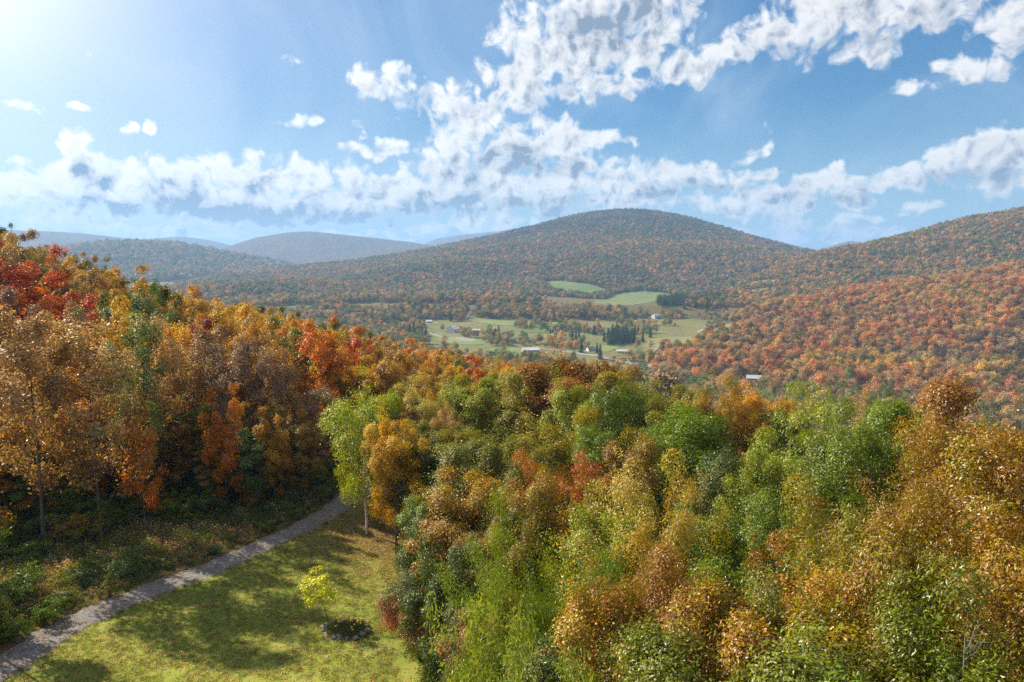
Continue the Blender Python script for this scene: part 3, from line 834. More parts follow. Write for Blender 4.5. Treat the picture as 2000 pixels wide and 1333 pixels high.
def tree_proto(seed, H_=14.0, Rc=3.4, base=0.25, shape='oval', nl=26, leaves=20000, size=0.11, cl=0.42,
               tilt=0.6, bark=None, thin=1.0, trunk_r=0.2, sub=5, aspect=0.55, upright=0.0, fork=1, droop=0.0, tip=0.0, twigs=True, lobes=0.6):
    """returns (crown mesh, trunk mesh) of a broadleaf tree rooted at the origin"""
    g = np.random.default_rng(seed)
    V, F = [], []
    ends = []      # cluster centre, direction, weight
    cb = H_ * base
    lob = g.uniform(0, 6.28, 4)
    for fk in range(fork):
        lean = np.array([math.cos(fk * 2.4 + seed), math.sin(fk * 2.4 + seed)]) * (0.0 if fork == 1 else Rc * 0.32)
        n = 9
        tp = np.zeros((n, 3)); hh = np.linspace(0, H_ * (0.93 - 0.06 * fk), n)
        wob = np.cumsum(g.normal(0, 0.02 * H_ / n * 1.6, (n, 2)), axis=0)
        tp[:, 2] = hh; tp[:, :2] = wob + lean[None, :] * (np.linspace(0, 1, n) ** 1.3)[:, None]; tp[0, :2] = 0
        tube(np.vstack([[tp[0][0], tp[0][1], -0.8], tp]), trunk_r * 1.15, trunk_r * 0.12, 7, V, F)
        for i in range(nl // fork):
            u = (i + g.uniform(0, 0.9)) / (nl // fork)
            t0 = u ** 0.85
            hz = cb * 0.85 + (H_ * 0.9 - cb * 0.85) * t0 * 0.93
            a = i * 2.39996 + g.normal(0, 0.35) + fk
            start = np.array([np.interp(hz, hh, tp[:, 0]), np.interp(hz, hh, tp[:, 1]), hz])
            rad = Rc * profile(shape, min(1, max(0, (hz - cb) / (H_ - cb) + 0.1)))
            rad *= 1 + 0.22 * math.sin(2 * a + lob[0]) + 0.14 * math.sin(3 * a + lob[1] + hz) + g.normal(0, 0.11)
            rad = max(rad, 0.25 * Rc)
            rise = rad * (tilt + 0.55 * t0) * g.uniform(0.8, 1.25) * (1 if t0 < 0.9 else 1.4)
            m = 5; s = np.linspace(0, 1, m)
            pts = start[None, :] + np.column_stack([np.cos(a) * rad * s, np.sin(a) * rad * s, rise * s ** 1.25 - droop * rad * s ** 2.5])
            pts[1:-1] += g.normal(0, 0.05 * rad, (m - 2, 3))
            lr = trunk_r * 0.42 * (1 - 0.6 * t0)
            tube(pts, lr, lr * 0.18, 4, V, F)
            for q in range(sub):
                v = g.uniform(0.3, 1.0) ** 0.75
                p0 = np.array([np.interp(v, s, pts[:, c]) for c in range(3)])
                aa = a + g.normal(0, 0.85); ln = rad * g.uniform(0.16, 0.42) * (1.15 - 0.4 * v) + 0.25
                dv = np.array([math.cos(aa), math.sin(aa), g.normal(0.35 + upright, 0.45) - droop])
                dv /= np.linalg.norm(dv)
                p1 = p0 + dv * ln
                if twigs: tube([p0, (p0 + p1) / 2 + g.normal(0, 0.03 * ln, 3), p1], lr * 0.3, lr * 0.08, 3, V, F)
                ends.append((p1, dv, 1.0)); ends.append((p0 + dv * ln * 0.5, dv, 0.6))
            ends.append((pts[-1], np.array([math.cos(a), math.sin(a), .5]), 1.0))
        ends.append((tp[-1] + [0, 0, 0.3], np.array([0, 0, 1.0]), 1.2))
        ends.append((tp[-2] + [0, 0, 0.3], np.array([0, 0, 1.0]), 1.0))
    C = np.array([e[0] for e in ends]); Dv = np.array([e[1] for e in ends]); W = np.array([e[2] for e in ends])
    W = W * g.uniform(0.4, 1.6, len(W)); W /= W.sum()
    idx = g.choice(len(C), leaves, p=W)
    cl_r = cl * g.uniform(0.65, 1.35, len(C))
    off = g.normal(0, 1, (leaves, 3)) * cl_r[idx][:, None] * np.array([1, 1, 0.62])
    off += Dv[idx] * g.normal(0.1, 0.55 + tip, leaves)[:, None] * cl_r[idx][:, None]
    P = C[idx] + off
    # rounded boughs: part of the leaves sit on the skin of leafy lobes, which leaves dark gaps between them
    nl_ = max(8, int(nl * 2.1)); pick = np.nonzero(np.array([e[2] for e in ends]) >= 1.0)[0]
    lc = g.choice(pick, nl_); lr_ = Rc * g.uniform(.17, .33, nl_); li = g.choice(nl_, leaves, p=lr_ ** 2 / (lr_ ** 2).sum())
    dn = g.normal(0, 1, (leaves, 3)); dn[:, 2] = dn[:, 2] * .9 + .35; dn /= np.linalg.norm(dn, axis=1)[:, None]
    isl = g.uniform(0, 1, leaves) < lobes
    rad_ = lr_[li] * (1 + g.normal(0, .13, leaves)) * (1 + .18 * np.sin(dn[:, 0] * 5 + li) * np.cos(dn[:, 2] * 4 + li * 2.1))
    P[isl] = (C[lc[li]] + dn * rad_[:, None] * np.array([1, 1, .85]))[isl]
    idx = np.where(isl, lc[li], idx)
    P[:, 2] = np.maximum(P[:, 2], 0.15)
    V = np.array(V)
    kz = H_ / np.percentile(P[:, 2], 99.6); kr = Rc / np.percentile(np.hypot(P[:, 0], P[:, 1]), 95)
    P *= (kr, kr, kz); V *= (kr, kr, kz)
    centre = np.array([0, 0, cb + (H_ - cb) * 0.4])
    outw = P - centre; outw /= np.linalg.norm(outw, axis=1)[:, None] + 1e-6
    N = g.normal(0, 1, (leaves, 3)) * 0.6 + outw * 1.0 + np.array([0, 0, 0.45])
    N[isl] += dn[isl] * 0.9
    N /= np.linalg.norm(N, axis=1)[:, None]
    U = g.normal(0, 1, (leaves, 3)) + np.array([0, 0, upright * 2.5 - droop * 1.0])
    U -= N * (U * N).sum(1)[:, None]; U /= np.linalg.norm(U, axis=1)[:, None] + 1e-6
    Wd = np.cross(N, U)
    sz = size * g.uniform(0.6, 1.35, leaves)[:, None]
    q = np.stack([P - U * sz, P + Wd * sz * aspect - U * sz * .1, P + U * sz + N * sz * .18, P - Wd * sz * aspect - U * sz * .1], 1).reshape(-1, 3)
    fa = np.arange(leaves * 4).reshape(-1, 4)
    clump = g.uniform(0, 1, len(C))
    # neighbouring clusters share much of their tone
    lowf = 0.5 + 0.5 * np.sin(C[:, 0] * 1.1 + lob[2]) * np.sin(C[:, 1] * 1.2 + lob[3]) * np.cos(C[:, 2] * 0.9)
    clump = np.clip(clump * 0.6 + lowf * 0.4, 0, 1)
    att = np.column_stack([g.uniform(0, 1, leaves), clump[idx], np.clip((P[:, 2] - cb) / (H_ - cb), 0, 1)])
    crown = mesh_np('crown', q, fa, M_LEAF, attrs=[('leaf', 'FACE', att)])
    trunk = mesh_np('trunk', np.array(V), np.array(F), bark or M_BARK, smooth=True)
    return crown, trunk, H_, Rc

def conifer_proto(seed, H_=12.0, Rc=2.4, leaves=5000, size=0.3, tiers=16):
    g = np.random.default_rng(seed); V, F = [], []
    tube([(0, 0, -0.6), (0, 0, H_ * .5), (0, 0, H_ * 0.97)], 0.17, 0.02, 6, V, F)
    C = []; D = []
    for i in range(tiers):
        t = (i + .3) / tiers; z = H_ * (0.08 + 0.9 * t); r = Rc * (1 - t) ** 0.9 + 0.1
        for k in range(max(4, int(9 * (1 - t) + 4))):
            a = k * 2.39996 + i; rr = r * g.uniform(0.75, 1.1)
            e = np.array([math.cos(a) * rr, math.sin(a) * rr, z - rr * 0.28])
            tube([(0, 0, z), e], 0.03, 0.008, 3, V, F)
            for s in np.linspace(0.25, 1, 6):
                C.append(np.array([0, 0, z]) * (1 - s) + e * s); D.append(e - np.array([0, 0, z]))
    C = np.array(C); D = np.array(D); D /= np.linalg.norm(D, axis=1)[:, None]
    idx = g.integers(0, len(C), leaves)
    P = C[idx] + g.normal(0, 1, (leaves, 3)) * np.array([0.16, 0.16, 0.07]) * (1 + Rc * 0.25)
    U = D[idx] + g.normal(0, 0.45, (leaves, 3)) + np.array([0, 0, -0.25]); U /= np.linalg.norm(U, axis=1)[:, None]
    N = g.normal(0, .5, (leaves, 3)) + np.array([0, 0, 1.0]); N -= U * (U * N).sum(1)[:, None]; N /= np.linalg.norm(N, axis=1)[:, None]
    Wd = np.cross(N, U); sz = size * g.uniform(0.6, 1.3, leaves)[:, None]
    q = np.stack([P - U * sz, P + Wd * sz * .3, P + U * sz, P - Wd * sz * .3], 1).reshape(-1, 3)
    att = np.column_stack([g.uniform(0, 1, leaves), g.uniform(0, 1, len(C))[idx], P[:, 2] / H_])
    return (mesh_np('crown', q, np.arange(leaves * 4).reshape(-1, 4), M_LEAF, attrs=[('leaf', 'FACE', att)]),
            mesh_np('trunk', np.array(V), np.array(F), M_BARK, smooth=True), H_, Rc)

PAL = {  # leaf colours (first, second)
 'gold': ((.62,.38,.025), (.46,.26,.02)), 'golden_olive': ((.28,.24,.022), (.15,.155,.016)), 'orange': ((.60,.24,.025), (.48,.17,.02)),
 'amber': ((.56,.30,.035), (.38,.20,.025)), 'red': ((.52,.11,.04), (.40,.15,.03)), 'crimson': ((.28,.04,.035), (.22,.045,.025)),
 'rust': ((.30,.15,.04), (.22,.14,.03)), 'tan': ((.46,.31,.14), (.36,.22,.09)), 'brown': ((.25,.17,.11), (.30,.195,.11)), 'bare': ((.105,.085,.065), (.13,.095,.06)),  # bare: dark brown, also carries the painted shade on the mountain
 'olive': ((.17,.175,.022), (.10,.125,.014)), 'lime': ((.27,.34,.014), (.13,.20,.012)), 'yellow_green': ((.29,.32,.016), (.15,.21,.014)),
 'green': ((.15,.22,.010), (.10,.15,.010)), 'dark_green': ((.070,.100,.004), (.080,.105,.005)), 'grey_green': ((.16,.21,.06), (.10,.14,.035)),
 'rust_olive': ((.31,.17,.03), (.17,.19,.018)), 'red_olive': ((.48,.12,.03), (.25,.21,.025)), 'pale_gold': ((.50,.38,.10), (.32,.29,.03)),
 'gold_rust': ((.40,.26,.022), (.28,.14,.022)), 'spruce': ((.022,.055,.018), (.032,.065,.02)),
}
CNAME = {'bare': 'dark bare','gold':'golden yellow','golden_olive':'gold and olive','orange':'orange','amber':'amber','red':'bright red','crimson':'dark crimson','rust':'rust brown',
 'tan':'pale tan','brown':'thin brown','olive':'olive green','lime':'bright lime green','yellow_green':'yellow green','green':'green','dark_green':'dark green',
 'grey_green':'grey green','rust_olive':'rust and olive','red_olive':'red tipped','pale_gold':'pale gold','gold_rust':'gold and rust','spruce':'dark evergreen'}

print('terrain done')
NEAR = {
 'maple': [tree_proto(11, 13, 3.4, .2, 'oval', 30, 56000, .068, .42, .55, sub=6, trunk_r=.17), tree_proto(12, 13, 3.2, .2, 'round', 30, 56000, .068, .45, .5, sub=6, trunk_r=.17, fork=2),
           tree_proto(13, 13, 3.3, .15, 'oval', 34, 56000, .066, .38, .7, sub=6, trunk_r=.16)],
 'ash':   [tree_proto(21, 13, 3.8, .18, 'spread', 26, 52000, .068, .40, .9, sub=6, aspect=.36, trunk_r=.21, fork=3, upright=.25, tip=.4, lobes=.62),
           tree_proto(22, 13, 3.5, .15, 'oval', 28, 52000, .068, .36, .9, sub=6, aspect=.36, trunk_r=.20, fork=2, upright=.3, tip=.5, lobes=.62)],
 'cherry': [tree_proto(31, 12, 3.0, .12, 'column', 34, 50000, .068, .34, .8, sub=6, aspect=.42, trunk_r=.13, upright=.3)],
 'willow': [tree_proto(41, 9, 3.6, .04, 'round', 44, 60000, .062, .34, .95, sub=6, aspect=.24, trunk_r=.10, fork=3, upright=.9, tip=.8, lobes=.3)],
 'sumac': [tree_proto(51, 5, 3.0, .03, 'round', 34, 26000, .085, .34, .6, sub=5, aspect=.24, trunk_r=.08, fork=3, droop=.15)],
}
MID = {
 'maple': [tree_proto(61, 16, 4.0, .22, 'oval', 24, 18000, .135, .46, .55, sub=4, trunk_r=.18, twigs=False), tree_proto(62, 16, 4.2, .2, 'round', 24, 18000, .135, .5, .5, sub=4, trunk_r=.18, twigs=False),
           tree_proto(63, 16, 3.8, .2, 'oval', 26, 18000, .13, .42, .7, sub=4, trunk_r=.17, fork=2, twigs=False)],
 'ash': [tree_proto(71, 17, 3.4, .2, 'column', 26, 12000, .12, .42, .8, sub=5, trunk_r=.13, bark=M_BARK, upright=.3, lobes=.35), tree_proto(72, 17, 3.6, .26, 'oval', 24, 12000, .12, .42, .8, sub=5, trunk_r=.13, bark=M_PALE),
         tree_proto(73, 17, 3.2, .25, 'column', 26, 13000, .12, .42, .75, sub=5, trunk_r=.16, bark=M_BARK)],
 'birch': [tree_proto(81, 13, 2.4, .08, 'column', 26, 11000, .11, .36, .8, sub=4, trunk_r=.12, bark=M_PALE, twigs=False)],
}
CONI = [conifer_proto(91, 12, 2.3, 5200, .26), conifer_proto(92, 13, 2.8, 5200, .28)]
BUSH = [tree_proto(101, 2.4, 1.7, .02, 'round', 22, 5200, .075, .26, .8, sub=4, trunk_r=.04, fork=3, twigs=False), tree_proto(102, 2.6, 1.5, .02, 'oval', 22, 5200, .075, .24, .8, sub=4, trunk_r=.04, fork=3, aspect=.35, twigs=False)]
print('protos done')

TREES = []    # (root, zone, colour, kind) for labelling
def jitter(c, a=0.10):
    f = 1 + random.uniform(-a, a)
    return [max(0.0, ch * f * (1 + random.uniform(-a * .6, a * .6))) for ch in c]
def put(proto, x, y, height, width, colour, name, z=None, lean=0.0):
    crown, trunk, h0, r0 = proto
    zz = float(H(x, y)) if z is None else z
    sz = height / h0; sx = width / (2 * r0)
    root = empty(name, (x, y, zz), random.uniform(0, 6.28), (sx, sx, sz))
    if lean: root.rotation_euler = (lean * random.uniform(-1, 1), lean * random.uniform(-1, 1), root.rotation_euler.z)
    c = obj('crown', crown, root); t = obj('trunk', trunk, root)
    a, b = PAL[colour]
    c['tint'] = jitter(a); c['tint_b'] = jitter(b)
    return root

# ------------------------------------------------------------------ foreground wood: column of the crown, row of its top, distance, width in picture pixels, colour, kind
FG = [
 (768,812,56,72,'gold','maple','golden yellow tree standing right beside the white trunked birch'),
 (835,850,58,120,'dark_green','maple','dense dark green tree just right of the birch'),
 (828,822,72,80,'olive','maple',None),(850,735,86,130,'pale_gold','ash','feathery pale gold tree at the right end of the left wood'),
 (885,790,74,70,'tan','ash',None),(932,728,76,125,'yellow_green','maple','bright yellow green tree left of the dark evergreen'),
 (1010,722,72,105,'golden_olive','maple',None),(1062,712,74,120,'rust_olive','maple',None),(1120,696,72,190,'rust','maple','broad rust brown crown that stands highest in the middle of the wood'),
 (1185,705,78,120,'rust','maple',None),(1128,745,62,85,'yellow_green','maple',None),(1190,752,58,125,'green','cherry',None),(1238,735,66,130,'golden_olive','maple',None),
 (1268,748,72,70,'green','maple',None),(1335,748,68,110,'golden_olive','maple',None),(1402,733,66,110,'gold_rust','ash','tall gold and rust tree with a narrow top behind the dark green dome'),
 (1440,800,68,100,'gold_rust','maple',None),(1350,805,51,200,'green','cherry','large dark green dome shaped tree in the middle of the wood'),
 (1300,830,56,110,'green','cherry',None),(1492,762,78,115,'amber','maple','orange crown at the far edge of the wood, right of the green dome'),
 (1540,790,66,80,'olive','maple',None),(1600,758,50,200,'yellow_green','ash','tall yellow green tree with ragged top right of the gap'),(1530,850,46,150,'yellow_green','ash',None),
 (1690,785,46,150,'green','ash','large mid green tree between the yellow green and the rust ones'),(1640,840,42,140,'green','cherry',None),(1760,792,50,90,'green','maple',None),
 (1715,772,70,90,'tan','ash',None),(1800,775,62,110,'rust_olive','ash',None),(1880,765,48,200,'rust','ash','tall rust red ash at the upper right of the wood'),(1970,752,44,200,'rust','maple',None),
 (1780,850,38,150,'rust_olive','ash',None),(1900,840,34,230,'rust_olive','ash','big open rust and olive ash with visible fan of limbs at right'),(2000,860,34,200,'rust_olive','maple',None),(2070,800,38,200,'rust','ash',None),
 (870,850,58,150,'golden_olive','maple',None),(940,840,52,160,'olive','maple',None),(1010,850,50,140,'golden_olive','ash',None),(1085,805,54,170,'golden_olive','maple','rounded gold and olive crown below the broad rust one'),
 (1170,840,50,110,'green','cherry',None),(1235,850,48,110,'rust_olive','maple',None),(1420,880,46,130,'dark_green','cherry',None),
 (905,930,44,150,'gold_rust','maple','gold and rust tree above the red leaved sumac'),(850,950,46,110,'green','maple',None),(985,930,42,130,'dark_green','ash',None),(1100,884,42,150,'red_olive','ash','tree with bright red tips in the middle of the wood'),
 (1040,930,40,100,'rust_olive','maple',None),(1270,893,33,200,'pale_gold','ash','pale gold tree with spiky top at the centre of the wood'),(1200,960,36,130,'golden_olive','maple',None),
 (1340,960,36,120,'gold_rust','ash',None),(1400,975,38,100,'green','maple',None),(1435,1015,34,130,'green','cherry','small fresh green tree below the dark gap'),(1500,930,40,120,'yellow_green','ash',None),
 (1560,960,34,150,'green','ash',None),(1640,985,28,180,'golden_olive','ash',None),(1720,940,32,150,'rust_olive','ash',None),(1500,1060,30,130,'rust','ash',None),
 (1060,985,29,210,'lime','willow','upright lime green willow in the middle foreground'),(985,1080,28,150,'lime','willow',None),(1175,1010,33,110,'lime','maple',None),(1130,1060,27,130,'green','willow',None),
 (940,1040,36,120,'rust_olive','maple',None),(872,1050,34,130,'dark_green','maple','dark green tree at the corner of the wood above the scarlet sumac'),(960,1170,29,140,'rust','maple',None),(905,1180,31,120,'dark_green','cherry',None),
 (1330,1060,27,180,'rust','ash','rust red tree low in the middle foreground'),(1240,1060,28,150,'gold_rust','ash',None),(1200,1150,24,150,'gold_rust','maple',None),(1420,1130,26,130,'green','maple',None),
 (1280,1180,22,190,'rust','ash',None),(1400,1180,22,160,'rust_olive','maple',None),(1560,1100,25,190,'gold_rust','ash',None),(1660,1080,25,200,'olive','ash',None),
 (1770,1060,25,200,'rust_olive','ash',None),(1880,1010,25,230,'rust_olive','ash',None),(1980,1020,24,240,'rust_olive','ash',None),(1500,1190,21,190,'rust_olive','ash',None),
 (1640,1200,20,230,'rust_olive','maple',None),(1780,1180,20,230,'olive','ash',None),(1930,1160,20,260,'olive','ash',None),
 (2080,1000,27,220,'rust_olive','ash',None),(2090,1180,20,240,'olive','ash',None),
 (2190,810,46,220,'rust','ash','rust ash beyond the right edge, farthest back'),(2260,900,40,220,'olive','ash','olive ash beyond the right edge, behind the gold one'),(2230,1010,32,220,'golden_olive','ash','gold and olive ash beyond the right edge'),
 (2260,1170,25,240,'rust_olive','ash','rust and olive ash beyond the lower right edge'),(2380,850,48,220,'gold_rust','maple','gold and rust maple beyond the right edge'),(2400,1020,34,240,'green','maple','green maple far beyond the right edge'),
 (1150,1250,21,170,'dark_green','maple',None),(1060,1270,20,150,'green','willow',None),(1370,1275,18,220,'olive','maple',None),(1550,1285,17,240,'olive','ash',None),(1760,1285,17,260,'olive','maple',None),(1960,1280,17,260,'green','ash',None),
]
FGN = {'maple': 'maple_tree', 'ash': 'ash_tree', 'cherry': 'cherry_tree', 'willow': 'willow_tree'}
for px, py, r, wpx, colr, kind, lab in FG:
    keep = random.getstate() if px > 2150 else None
    a, te = pix_dir(px, py)
    x, y = math.sin(a) * r, math.cos(a) * r
    ztop = CAMZ + r * te; zg = float(H(x, y))
    hgt = max(3.5, ztop - zg); dist = math.hypot(r, ztop - CAMZ) * math.cos(a)
    wid = max(wpx / FPX * dist * 1.2, hgt * 0.4)
    pr = random.choice(NEAR[kind])
    o = put(pr, x, y, hgt, wid, colr, FGN[kind])
    TREES.append((o, 'fg', colr, kind, lab, px, py))
    if keep: random.setstate(keep)

# the white birch by the path
birch = tree_proto(111, 14.0, 4.2, .24, 'oval', 30, 40000, .085, .46, .75, sub=6, bark=M_BIRCH, trunk_r=.17, fork=2)
bx, by = hit(716, 1046)
o = put(birch, bx, by, 13.8, 7.2, 'lime', 'birch_tree')
o.children[0]['tint'] = [.34, .40, .03]; o.children[0]['tint_b'] = [.30, .32, .03]
tag(o, 'bright green birch with a white trunk standing by the bend of the path', 'tree', 'trees round the lawn')
for px, py, hh, wd, cc, lb in ((748,1022,11,4.6,'amber','slim amber tree with dark trunk behind the birch'),(758,1026,9,4.0,'golden_olive','slim gold and olive tree right of the birch')):
    x, y = hit(px, py); o = put(MID['birch'][0], x, y, hh, wd, cc, 'birch_tree'); tag(o, lb, 'tree', 'trees round the lawn')

# sapling on the lawn, leaning
sap = tree_proto(121, 3.2, 0.95, .34, 'oval', 16, 2600, .06, .2, .8, sub=4, trunk_r=.035)
x, y = hit(641, 1213)
o = put(sap, x, y, 3.7, 2.3, 'yellow_green', 'sapling_tree'); o.rotation_euler = (R(6), R(-14), 0)
o.children[0]['tint'] = [.62, .60, .06]; o.children[0]['tint_b'] = [.52, .56, .07]
tag(o, 'small leaning sapling with yellow green leaves on the lawn by the stone ring', 'tree')

# sumac clump at the corner of the wood
for k, (px, py, wd, hh, cc) in enumerate(((835,1235,6.4,5.6,'dark_green'),(800,1240,4.6,3.6,'green'),(872,1150,5.6,7.5,'dark_green'),(860,1290,4.6,3.4,'rust'))):
    x, y = hit(px, py)
    o = put(NEAR['sumac'][0], x, y, hh, wd, cc, 'sumac_shrub')
    if k in (1,): o.children[0]['tint'] = [.09, .14, .02]; o.children[0]['tint_b'] = [.50, .05, .025]
    tag(o, ['dense dark green sumac at the corner of the wood by the lawn','sumac with scarlet leaves leaning over the lawn','taller dark sumac behind the scarlet one','low rust coloured sumac at the lawn edge in the foreground'][k], 'shrub', 'sumac at the edge of the lawn')
for px, py, wd, hh, cc, lb in ((930,1310,5.5,4.6,'grey_green','pale green bush at the bottom edge, left of centre'),(1040,1330,5,4.6,'grey_green','pale green bush at the bottom edge, near the centre')):
    a, te = pix_dir(px, py - 60); r = 19; x, y = math.sin(a) * r, math.cos(a) * r
    o = put(NEAR['sumac'][0], x, y, CAMZ + r * te, wd, cc, 'sumac_shrub'); o.children[0]['tint'] = [.30, .34, .08]; o.children[0]['tint_b'] = [.16, .21, .03]
    tag(o, lb, 'shrub', 'sumac at the edge of the lawn')

# dead grey branches low at right
def dead_branches():
    a, te = pix_dir(1895, 1290); r = 19.0
    x, y = math.sin(a) * r, math.cos(a) * r; z = CAMZ + r * te
    root = empty('dead_tree', (x, y, float(H(x, y)))); tag(root, 'bare grey dead tree poking out of the leaves at lower right', 'tree')
    zt = z - float(H(x, y)) + 0.55
    V, F = [], []; tube([(0, 0, -0.5), (0.1, 0, zt * .5), (-0.1, .1, zt)], .04, .015, 6, V, F)
    obj('trunk', mesh_np('trunk', np.array(V), np.array(F), M_DEAD, smooth=True), root)
    g = np.random.default_rng(5)
    for k in range(6):
        V, F = [], []; z0 = zt * g.uniform(.8, 1); aa = k * 1.05 + g.uniform(-.3, .3); L = g.uniform(.3, .7)
        e = np.array([math.cos(aa) * L, math.sin(aa) * L * .7, L * g.uniform(.8, 1.5)])
        p0 = np.array([-.1 * z0 / zt, .1, z0]); tube([p0, p0 + e * .5 + g.normal(0, .08, 3), p0 + e], .02, .005, 4, V, F)
        
        for q in range(3):
            b0 = p0 + e * g.uniform(.3, .95); tube([b0, b0 + g.normal(0, .12, 3) + e * .12 + [0, 0, .15], b0 + g.normal(0, .18, 3) + e * .25 + [0, 0, .3]], .008, .002, 3, V, F)
        obj('branch', mesh_np('branch', np.array(V), np.array(F), M_DEAD, smooth=True), root)
dead_branches()

# ------------------------------------------------------------------ left wood
EDGE_PX = [(-400,1060),(-150,1050),(0,1040),(120,1010),(260,985),(380,985),(480,970),(560,955),(620,935),(660,915),(720,880)]
edge_w = [hit(*q) for q in EDGE_PX]
_ea = np.array([math.atan2(x, y) for x, y in edge_w]); _er = np.array([math.hypot(x, y) for x, y in edge_w])
FEAT = [ # crown column, top row, distance, width px, colour, kind, label
 (40,470,118,150,'red','maple','tall bright red maple at the upper left edge of the photo'),
 (45,605,66,170,'tan','ash','big thin leaved tan tree nearest at the left edge'),
 (165,628,66,170,'tan','ash',None),(250,620,72,120,'grey_green','ash','thin pale green tree between tan ones in the left wood'),
 (300,618,76,100,'tan','ash',None),(350,680,80,110,'tan','ash',None),(325,565,112,60,'dark_green','maple',None),(285,545,128,70,'grey_green','maple',None),
 (240,520,140,100,'gold','maple',None),(360,625,92,70,'crimson','maple','dark crimson maple in the middle of the left wood'),(190,505,165,70,'olive','maple',None),
 (455,590,120,110,'gold','maple','broad golden yellow maple just below the skyline of the left wood'),(370,560,150,90,'gold','maple',None),(410,640,84,100,'brown','ash',None),
 (440,660,78,100,'brown','ash',None),(500,665,78,90,'brown','ash',None),(540,680,80,90,'brown','ash',None),(430,752,70,60,'orange','maple',None),
 (600,640,115,60,'red','maple',None),(575,625,135,60,'orange','maple',None),(650,680,105,80,'orange','maple',None),(700,680,108,70,'red','maple',None),(740,700,104,80,'gold','maple','golden maple beside the red ones at the right of the left wood'),
 (790,690,120,80,'orange','maple',None),(860,680,150,70,'orange','maple',None),(905,690,165,60,'red','maple',None),(270,800,66,75,'orange','ash','slim orange tree low in the front of the left wood'),
 (490,835,70,80,'grey_green','ash',None),(590,800,71,80,'gold_rust','maple',None),(530,800,70,60,'amber','maple',None),(620,760,76,80,'brown','ash',None),(110,520,126,90,'rust','maple',None),
 (700,790,84,70,'golden_olive','maple',None),(760,740,92,80,'gold_rust','maple',None),(840,760,95,60,'gold','maple',None),(975,706,150,48,'gold','maple','small golden yellow crown beyond the middle of the wood'),
 (965,728,140,40,'dark_green','maple',None),(910,735,110,60,'grey_green','maple',None),(5,430,205,30,'dark_green','maple','dark tree standing on the skyline at the left edge'),
]
placed = []
for px, py, r, wpx, colr, kind, lab in FEAT:
    a, te = pix_dir(px, py); x, y = math.sin(a) * r, math.cos(a) * r
    ztop = CAMZ + r * te; hgt = min(24, max(7, ztop - float(H(x, y))))
    wid = max(wpx / FPX * r * math.cos(a) * 1.1, hgt * .3)
    o = put(random.choice(MID[kind]), x, y, hgt, wid, colr, {'maple': 'maple_tree', 'ash': 'ash_tree'}[kind])
    TREES.append((o, 'left', colr, kind, lab, px, py)); placed.append((x, y, wid * .33))
def left_colour(px, py, r):
    n = vnoise(px / 55, py / 40, 91); q = random.random()
    if r < 82 and px < 640:
        return random.choice(['tan','brown','brown','gold_rust','tan','pale_gold','tan','brown','golden_olive','grey_green','pale_gold'])
    if px < 220:
        return random.choice(['rust','gold_rust','tan','brown','amber','red','olive','gold','golden_olive','tan'])
    if px < 520:
        return random.choice(['gold','gold','gold','amber','golden_olive','olive','amber','tan','tan','gold_rust','grey_green','pale_gold'])
    if py < 650 and r > 170:
        return random.choice(['golden_olive','olive','amber','green','orange','gold','gold_rust'])
    return random.choice(['orange','red','gold','gold','amber','gold','amber','tan','golden_olive','orange','gold_rust','tan','olive','yellow_green'])
cnt = 0
placed_np = np.array(placed)
for tries in range(14000):
    if cnt >= 275: break
    a = random.uniform(R(-40), R(3.5)); r = math.sqrt(random.uniform(60 ** 2, 238 ** 2))
    if r < np.interp(a, _ea, _er) + 1.5: continue
    x, y = math.sin(a) * r, math.cos(a) * r
    px = 1000 + FPX * math.tan(a)
    if px > 880 and r < 100: continue
    zg = float(H(x, y))
    md = 4.6 if r < 100 else 6.3
    pn = np.array(placed)
    if ((pn[:, 0] - x) ** 2 + (pn[:, 1] - y) ** 2 < np.maximum(pn[:, 2], md) ** 2).any(): continue
    if px > 430 and r < 85 and random.random() < .3: continue
    hgt = random.uniform(14, 18.5) if r > 85 else random.uniform(12, 16)
    if px > 650 and r < 110: hgt = random.uniform(11, 15)
    if px > 380 and r < 82: hgt = random.uniform(10.5, 14)
    lim = np.interp(px, [0, 200, 400, 500, 600, 700, 850, 950, 1050], [432, 492, 556, 582, 614, 640, 676, 704, 718]) + random.uniform(-6, 14)
    top = CAMZ + r * pix_dir(px, lim)[1]
    if zg + hgt > top: hgt = top - zg
    # the sun reaches the right half of the lawn over the front trees
    sx_, sy_ = -SUN.x / math.hypot(SUN.x, SUN.y), -SUN.y / math.hypot(SUN.x, SUN.y); ln = hgt / math.tan(R(SUN_EL))
    if x + sx_ * ln > -13 and 34 < y + sy_ * ln < 56 and random.random() < .85:
        hgt = (-13 - x) / sx_ * math.tan(R(SUN_EL))
    if hgt < 8: continue
    P = project(np.array(x), np.array(y), np.array(zg + hgt)); ppx, ppy = float(P[0]), float(P[1])
    colr = left_colour(ppx, ppy, r)
    kind = 'ash' if (r < 90 and ppx < 650 and random.random() < .8) else 'maple'
    wid = random.uniform(5.6, 7.8) if kind == 'maple' else random.uniform(4.8, 6.2)
    o = put(random.choice(MID[kind]), x, y, hgt, wid, colr, {'maple': 'maple_tree', 'ash': 'ash_tree'}[kind])
    TREES.append((o, 'left', colr, kind, None, ppx, ppy)); placed.append((x, y, md)); cnt += 1
